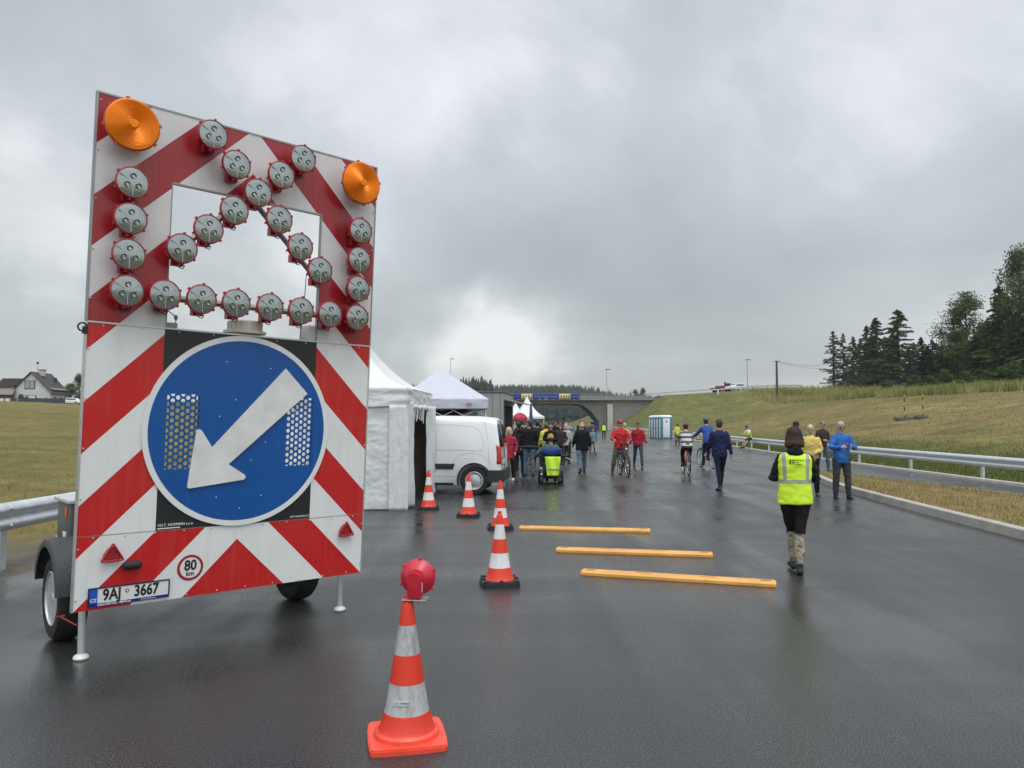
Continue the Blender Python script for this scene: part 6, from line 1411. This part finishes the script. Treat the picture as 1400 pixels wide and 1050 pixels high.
# --- walkers centre
person((4.72,28.3),176,1.68,'woman in a dark red jacket and jeans walking towards the camera beside the red cyclist',dict(top=(.30,.016,.030),bot=(.04,.055,.075),hat=((.10,.08,.06),'cap'),hair='short',hc='brown',jw=1.12,hem=.82,shoe=.03),dict(WALK,al=(5,16,20,0),ar=(-5,16,12,0)),facing=True)
person((4.42,30.6),178,1.62,'person in a red and green top and blue jeans between the two red jackets',dict(top=(.30,.03,.03),bot=(.045,.075,.12),hair='short',hc='brown',shoe=.4,hem=.9),WALK2,facing=True)
person((4.95,33.2),180,1.6,'person in a yellow top half hidden behind the dark red jacket',dict(top=(.55,.48,.08),bot=(.06,.06,.06),hair='short',hc='blond'),STAND)
person((2.26,24.4),4,1.70,'balding man in a black jacket and light blue jeans walking away',dict(top=(.010,.010,.012),bot=(.085,.14,.19),hair='bald',hc='grey',jw=1.22,hem=.80,shoe=.015,bw=1.06),dict(WALK2,splay=2,al=(10,16,30,10),ar=(-4,16,30,10)))
person((4.15,38.6),185,1.38,'child in a grey blue top, shorts and long white socks facing the camera',dict(top=(.16,.22,.28),bot=(.10,.17,.26),cut=.5,hair='short',hc='brown',shoe=.12,botname='shorts'),WALK,facing=True)
person((4.42,41.5),0,1.72,'person with a blue helmet behind the child in long white socks',dict(top=(.06,.07,.09),bot=(.03,.03,.04),hat=((.02,.10,.40),'helmet'),hair='short'),STAND)
t,J,up,T,mb,hd=person((9.0,74.0),0,1.66,'distant person in a yellow hi-vis vest and dark trousers standing before the bridge pier',dict(top=(.04,.04,.045),bot=(.03,.03,.03),hair='short'),STAND)
q=mb(); q.tube([(0,0,.84),(0,0,1.2),(0,0,1.4)],[(.20,.15),(.2,.15),(.17,.12)],14); bake(q,'hi_vis_vest',M('hi_vis_plain',(.56,.86,.04),.7,0,.05),t,.03,1)
person((-.085,21.3),172,1.50,'short woman with curly blond hair in a crimson jacket beside the van rear',dict(top=(.34,.025,.05),bot=(.012,.012,.014),hair='bob',hc='blond',hem=.70,jw=1.02,shoe=.5,bw=.9),dict(POCK,hl=-6,kl=2,hr=14,kr=4),near=True)
person((.21,23.3),0,1.66,'person in a charcoal hooded coat between the crimson jacket and the black jacket',dict(top=(.020,.022,.027),bot=(.02,.022,.028),hair='short',hc='black',hem=.68,hood=True,jw=1.08),STAND)
person((.52,23.0),-10,1.71,'man in a black jacket and faded blue jeans standing in profile behind the van',dict(top=(.010,.010,.011),bot=(.075,.115,.165),hair='short',hc='brown',jw=1.12,hem=.84,shoe=.02),dict(STAND,ar=(25,12,70,30),yaw=60),near=True)
person((1.26,24.5),160,1.64,'woman with long black hair in a black top facing the camera behind the wheelchair',dict(top=(.012,.012,.014),bot=(.02,.02,.022),hair='long',hc='black',hem=.84),dict(FOLD,yaw=18),near=True,facing=True)
t,J,up,T,mb,hd=person((1.20,26.6),15,1.62,'person with a cyan backpack and yellow sleeves standing behind the black haired woman',dict(top=(.62,.55,.10),bot=(.02,.02,.022),hair='short',hat=((.10,.16,.04),'beanie'),hem=.86),STAND)
q=mb(); q.capsule([up((0,-.20,1.02)),up((0,-.22,1.2)),up((0,-.19,1.38))],[(.14,.08),(.15,.09),(.11,.07)],14); bake(q,'backpack',cloth('backpack_cyan',(.08,.52,.56)),t,.02,2,.006)
person((2.72,37.0),165,1.72,'person in a grey hooded sweater with raised arms holding something to the face',dict(top=(.23,.24,.25),bot=(.02,.02,.023),hair='short',hc='brown',hem=.92,hood=True,jw=1.08),dict(STAND,al=(50,35,115,30),ar=(60,25,115,20)),facing=True)
person((3.00,33.0),170,1.55,'person in a dusky pink cardigan and bare shins left of the balding man',dict(top=(.22,.10,.10),bot=(.14,.08,.10),cut=.6,hair='long',hc='brown',hem=.8),WALK)
person((3.92,43.0),10,1.76,'person in a dark red cap and black coat behind the balding man',dict(top=(.025,.02,.022),bot=(.02,.02,.02),hat=((.35,.04,.03),'cap'),hair='short'),STAND)
# crowd of smaller figures around the stalls
CR=[(.93,27.5,-5,1.70,(.02,.018,.02),(.03,.03,.035),'black','standing directly right of the jeans man in profile'),(.62,29.0,40,1.68,(.03,.02,.03),(.02,.02,.02),'brown','dark coat under the red parasol'),(1.15,31.5,20,1.60,(.025,.02,.02),(.05,.05,.06),'brown','brown black coat behind the jeans man'),
(1.55,34.0,170,1.66,(.30,.03,.03),(.03,.03,.04),'brown','red top below the pointed white tent'),(1.75,37.5,-30,1.62,(.38,.46,.07),(.03,.03,.03),'black','lime green top in the crowd'),(.85,36.0,160,1.72,(.012,.012,.014),(.02,.02,.02),'black','black clothes below the beach flag'),
(1.30,40.0,90,1.70,(.05,.05,.06),(.03,.03,.04),'brown','slate coat below the pointed tent'),(2.35,41.0,200,1.70,(.014,.014,.016),(.02,.02,.025),'black','black jacket left of the grey hooded sweater'),(2.15,30.0,-20,1.58,(.42,.43,.44),(.03,.03,.035),'grey','pale grey jacket right of the black haired woman'),
(3.25,46.0,185,1.68,(.05,.02,.02),(.03,.03,.03),'brown','maroon top behind the grey hooded sweater'),(3.6,52.0,10,1.72,(.02,.025,.05),(.02,.02,.03),'black','dark navy coat far down the road'),(2.2,48.0,0,1.66,(.08,.07,.06),(.03,.03,.03),'blond','taupe jacket far back in the crowd'),
(4.9,50.0,170,1.62,(.07,.06,.05),(.05,.06,.08),'brown','grey brown jacket beyond the child'),(1.0,45.0,180,1.66,(.20,.20,.21),(.02,.02,.02),'grey','mid grey jacket far back by the stalls'),(2.9,57.0,0,1.70,(.25,.04,.04),(.03,.03,.03),'brown','brick red jacket farthest back in the crowd'),
(.30,26.2,30,1.74,(.014,.013,.018),(.02,.02,.022),'black','black hooded coat at the serving side of the grey box trailer'),(5.3,57.0,5,1.64,(.10,.16,.13),(.03,.03,.03),'brown','sage green coat on the road before the bridge'),(1.9,29.2,150,1.55,(.05,.03,.03),(.04,.04,.05),'brown','dark brown top just left of the pale grey jacket')]
for i,(x,y_,f,h,tp,bt_,hc_,lb) in enumerate(CR):
    person((x,y_),f,h,'person in the crowd: '+lb,dict(top=tp,bot=bt_,hair=('short','long','bob')[i%3],hc=hc_,hem=.78+.02*(i%4),jw=1.0+.04*(i%4)),(STAND,POCK,WALK,FOLD)[i%4],group='people in the crowd by the stalls')
# person sitting on guard rail
q_=person((14.28,45.3),112,1.66,'person in a white and lime top sitting on the guard rail beside the road',dict(topmat=zmat('white_lime',[(0,(.42,.50,.08)),(1.02,(.62,.68,.68))]),bot=(.02,.03,.022),cut=.75,hair='short',hc='black',shoe=.03),dict(lean=18,hl=62,kl=28,hr=55,kr=20,al=(35,10,60,30),ar=(35,10,60,30),nod=35),z=-.20,facing=True)
person((12.05,55.0),0,1.52,'person in a yellow rain jacket half hidden behind the striped jumper cyclist',dict(top=(.62,.60,.09),bot=(.05,.05,.05),hair='short',hc='brown'),STAND)
# power wheelchair with seated person
wc=thing('power_wheelchair','dark power wheelchair with a yellow hi-vis vest and a blue bag hung on its back','wheelchair',(1.04,20.35,0),R(-3))
for x in (-.29,.29):
    for y_,r in ((.10,.18),(-.32,.11),(.50,.11)):
        q=MB(); q.lathe([(.001,-.035),(r*.85,-.04),(r,-.02),(r,.02),(r*.85,.04),(.001,.035)],(0,0,0),24,rot=Matrix.Rotation(R(90),3,'Y')); w=q.build('wheel',DARK,wc,mw=Matrix.Translation((x*(1.05 if r>.15 else .8),y_,r)))
        q=MB(); q.lathe([(.001,-.046),(r*.55,-.042),(r*.55,.042),(.001,.046)],(0,0,0),16,rot=Matrix.Rotation(R(90),3,'Y')); q.build('rim',M('rim_silver'),w)
q=MB(); q.bbox((0,.06,.26),(.44,.72,.22),.04); q.bbox((0,-.30,.42),(.38,.24,.30),.04); q.build('base',M('chair_dark',(.018,.018,.02),.5,0,.2,8),wc)
q=MB(); q.bbox((0,.10,.52),(.48,.48,.09),.03); q.build('seat',DARK,wc); q=MB(); q.bbox((0,-.17,.74),(.42,.09,.42),.03); q.build('backrest',DARK,wc)
for s in (-1,1): q=MB(); q.bbox((s*.29,.08,.72),(.07,.40,.05),.02); q.tube([(s*.29,-.1,.5),(s*.29,-.1,.72)],.015,8); q.build('armrest',DARK,wc)
q=MB(); q.bbox((0,.62,.16),(.36,.26,.03),.01); q.tube([(0,.4,.4),(0,.58,.17)],.02,8); q.build('footrest',DARK,wc)
for s in (-1,1): q=MB(); q.tube([(s*.20,-.17,1.08),(s*.20,-.32,1.10)],.016,8); q.build('push_handle',DARK,wc)
q=MB(); q.ell((-.25,-.32,.42),(.035,.03,.035)); q.ell((-.24,-.36,.27),(.03,.03,.03)); q.build('tail_lamp',M('clear_lamp',(.6,.62,.6),.2),wc)
q=MB(); q.T=Matrix.Translation((.05,-.40,0))
def vf(u,v): z=.24+.50*v; w=.29+.12*v; return (-.02+(u-.5)*w,-.02+.02*math.sin(u*9+v*3)-.03*v*(1-v),z)
q.grid(vf,16,16); o=q.build('hanging_vest',M('hi_vis_plain'),None,smooth=180); solid(o,.02); tag(o,'yellow hi-vis vest with a grey stripe draped over the back of the wheelchair','vest'); o.location=(1.04,20.28,0)
q=MB(); q.grid(lambda u,v:(.05+(u-.5)*.315,-.448+.02*math.sin(u*9+1)-.004,.40+.035*v),16,2); o2=q.build('reflective_stripe',M('stripe_grey',(.33,.34,.32)),o,smooth=180); solid(o2,.01)
q=MB(); q.capsule([(-.16,-.32,.86),(.0,-.36,.84),(.20,-.32,.88)],[(.10,.10),(.12,.12),(.08,.09)],12); o=bake(q,'bag',cloth('bag_blue',(.02,.045,.18)),None,.02,2,.015); o.location=(1.04,20.35,0); tag(o,'royal blue bag hanging above the yellow vest on the wheelchair back','bag')
q=MB(); q.tube([(.16,-.2,.80),(.38,-.24,.74),(.50,-.22,.78)],.035,8); q.box((.42,-.24,.66),(.26,.04,.05),Matrix.Rotation(R(-25),3,'Y')); q.mi=1; q.box((.50,-.27,.67),(.20,.03,.02),Matrix.Rotation(R(20),3,'Y')); q.build('side_tray',[DARK,ALU],wc,smooth=0)
q=MB(); q.tube([(-.2,-.1,.96),(-.55,-.08,.99),(-.90,-.1,.985)],[.02,.03,.015],8); q.build('side_arm',DARK,wc)
person((1.04,20.30),-4,1.62,'seated person with a mustard beanie and green grey jacket in the power wheelchair',dict(top=(.07,.11,.105),bot=(.03,.03,.035),hat=((.42,.25,.06),'beanie'),hair='short',hc='brown',jw=1.2,hem=.90),dict(lean=-4,hl=82,kl=82,hr=82,kr=82,al=(-8,48,50,25),ar=(8,30,60,25),nod=10,yaw=10,foot=(0,0)),near=True,z=-.33)

# ------------------------------------------------------------------ air
hz_=MB(); hz_.box((0,450,60),(1900,1300,126.6)); HZ=bpy.data.materials.new('haze'); HZ.use_nodes=True; nt=HZ.node_tree; nt.nodes.remove(nt.nodes['Principled BSDF'])
pv=nn(nt,'ShaderNodeVolumePrincipled'); pv.inputs['Color'].default_value=(.88,.93,1,1); pv.inputs['Density'].default_value=.00015; pv.inputs['Anisotropy'].default_value=.0
nt.links.new(pv.outputs[0],nt.nodes['Material Output'].inputs['Volume'])
tag(hz_.build('haze',HZ,smooth=0),kind='stuff')
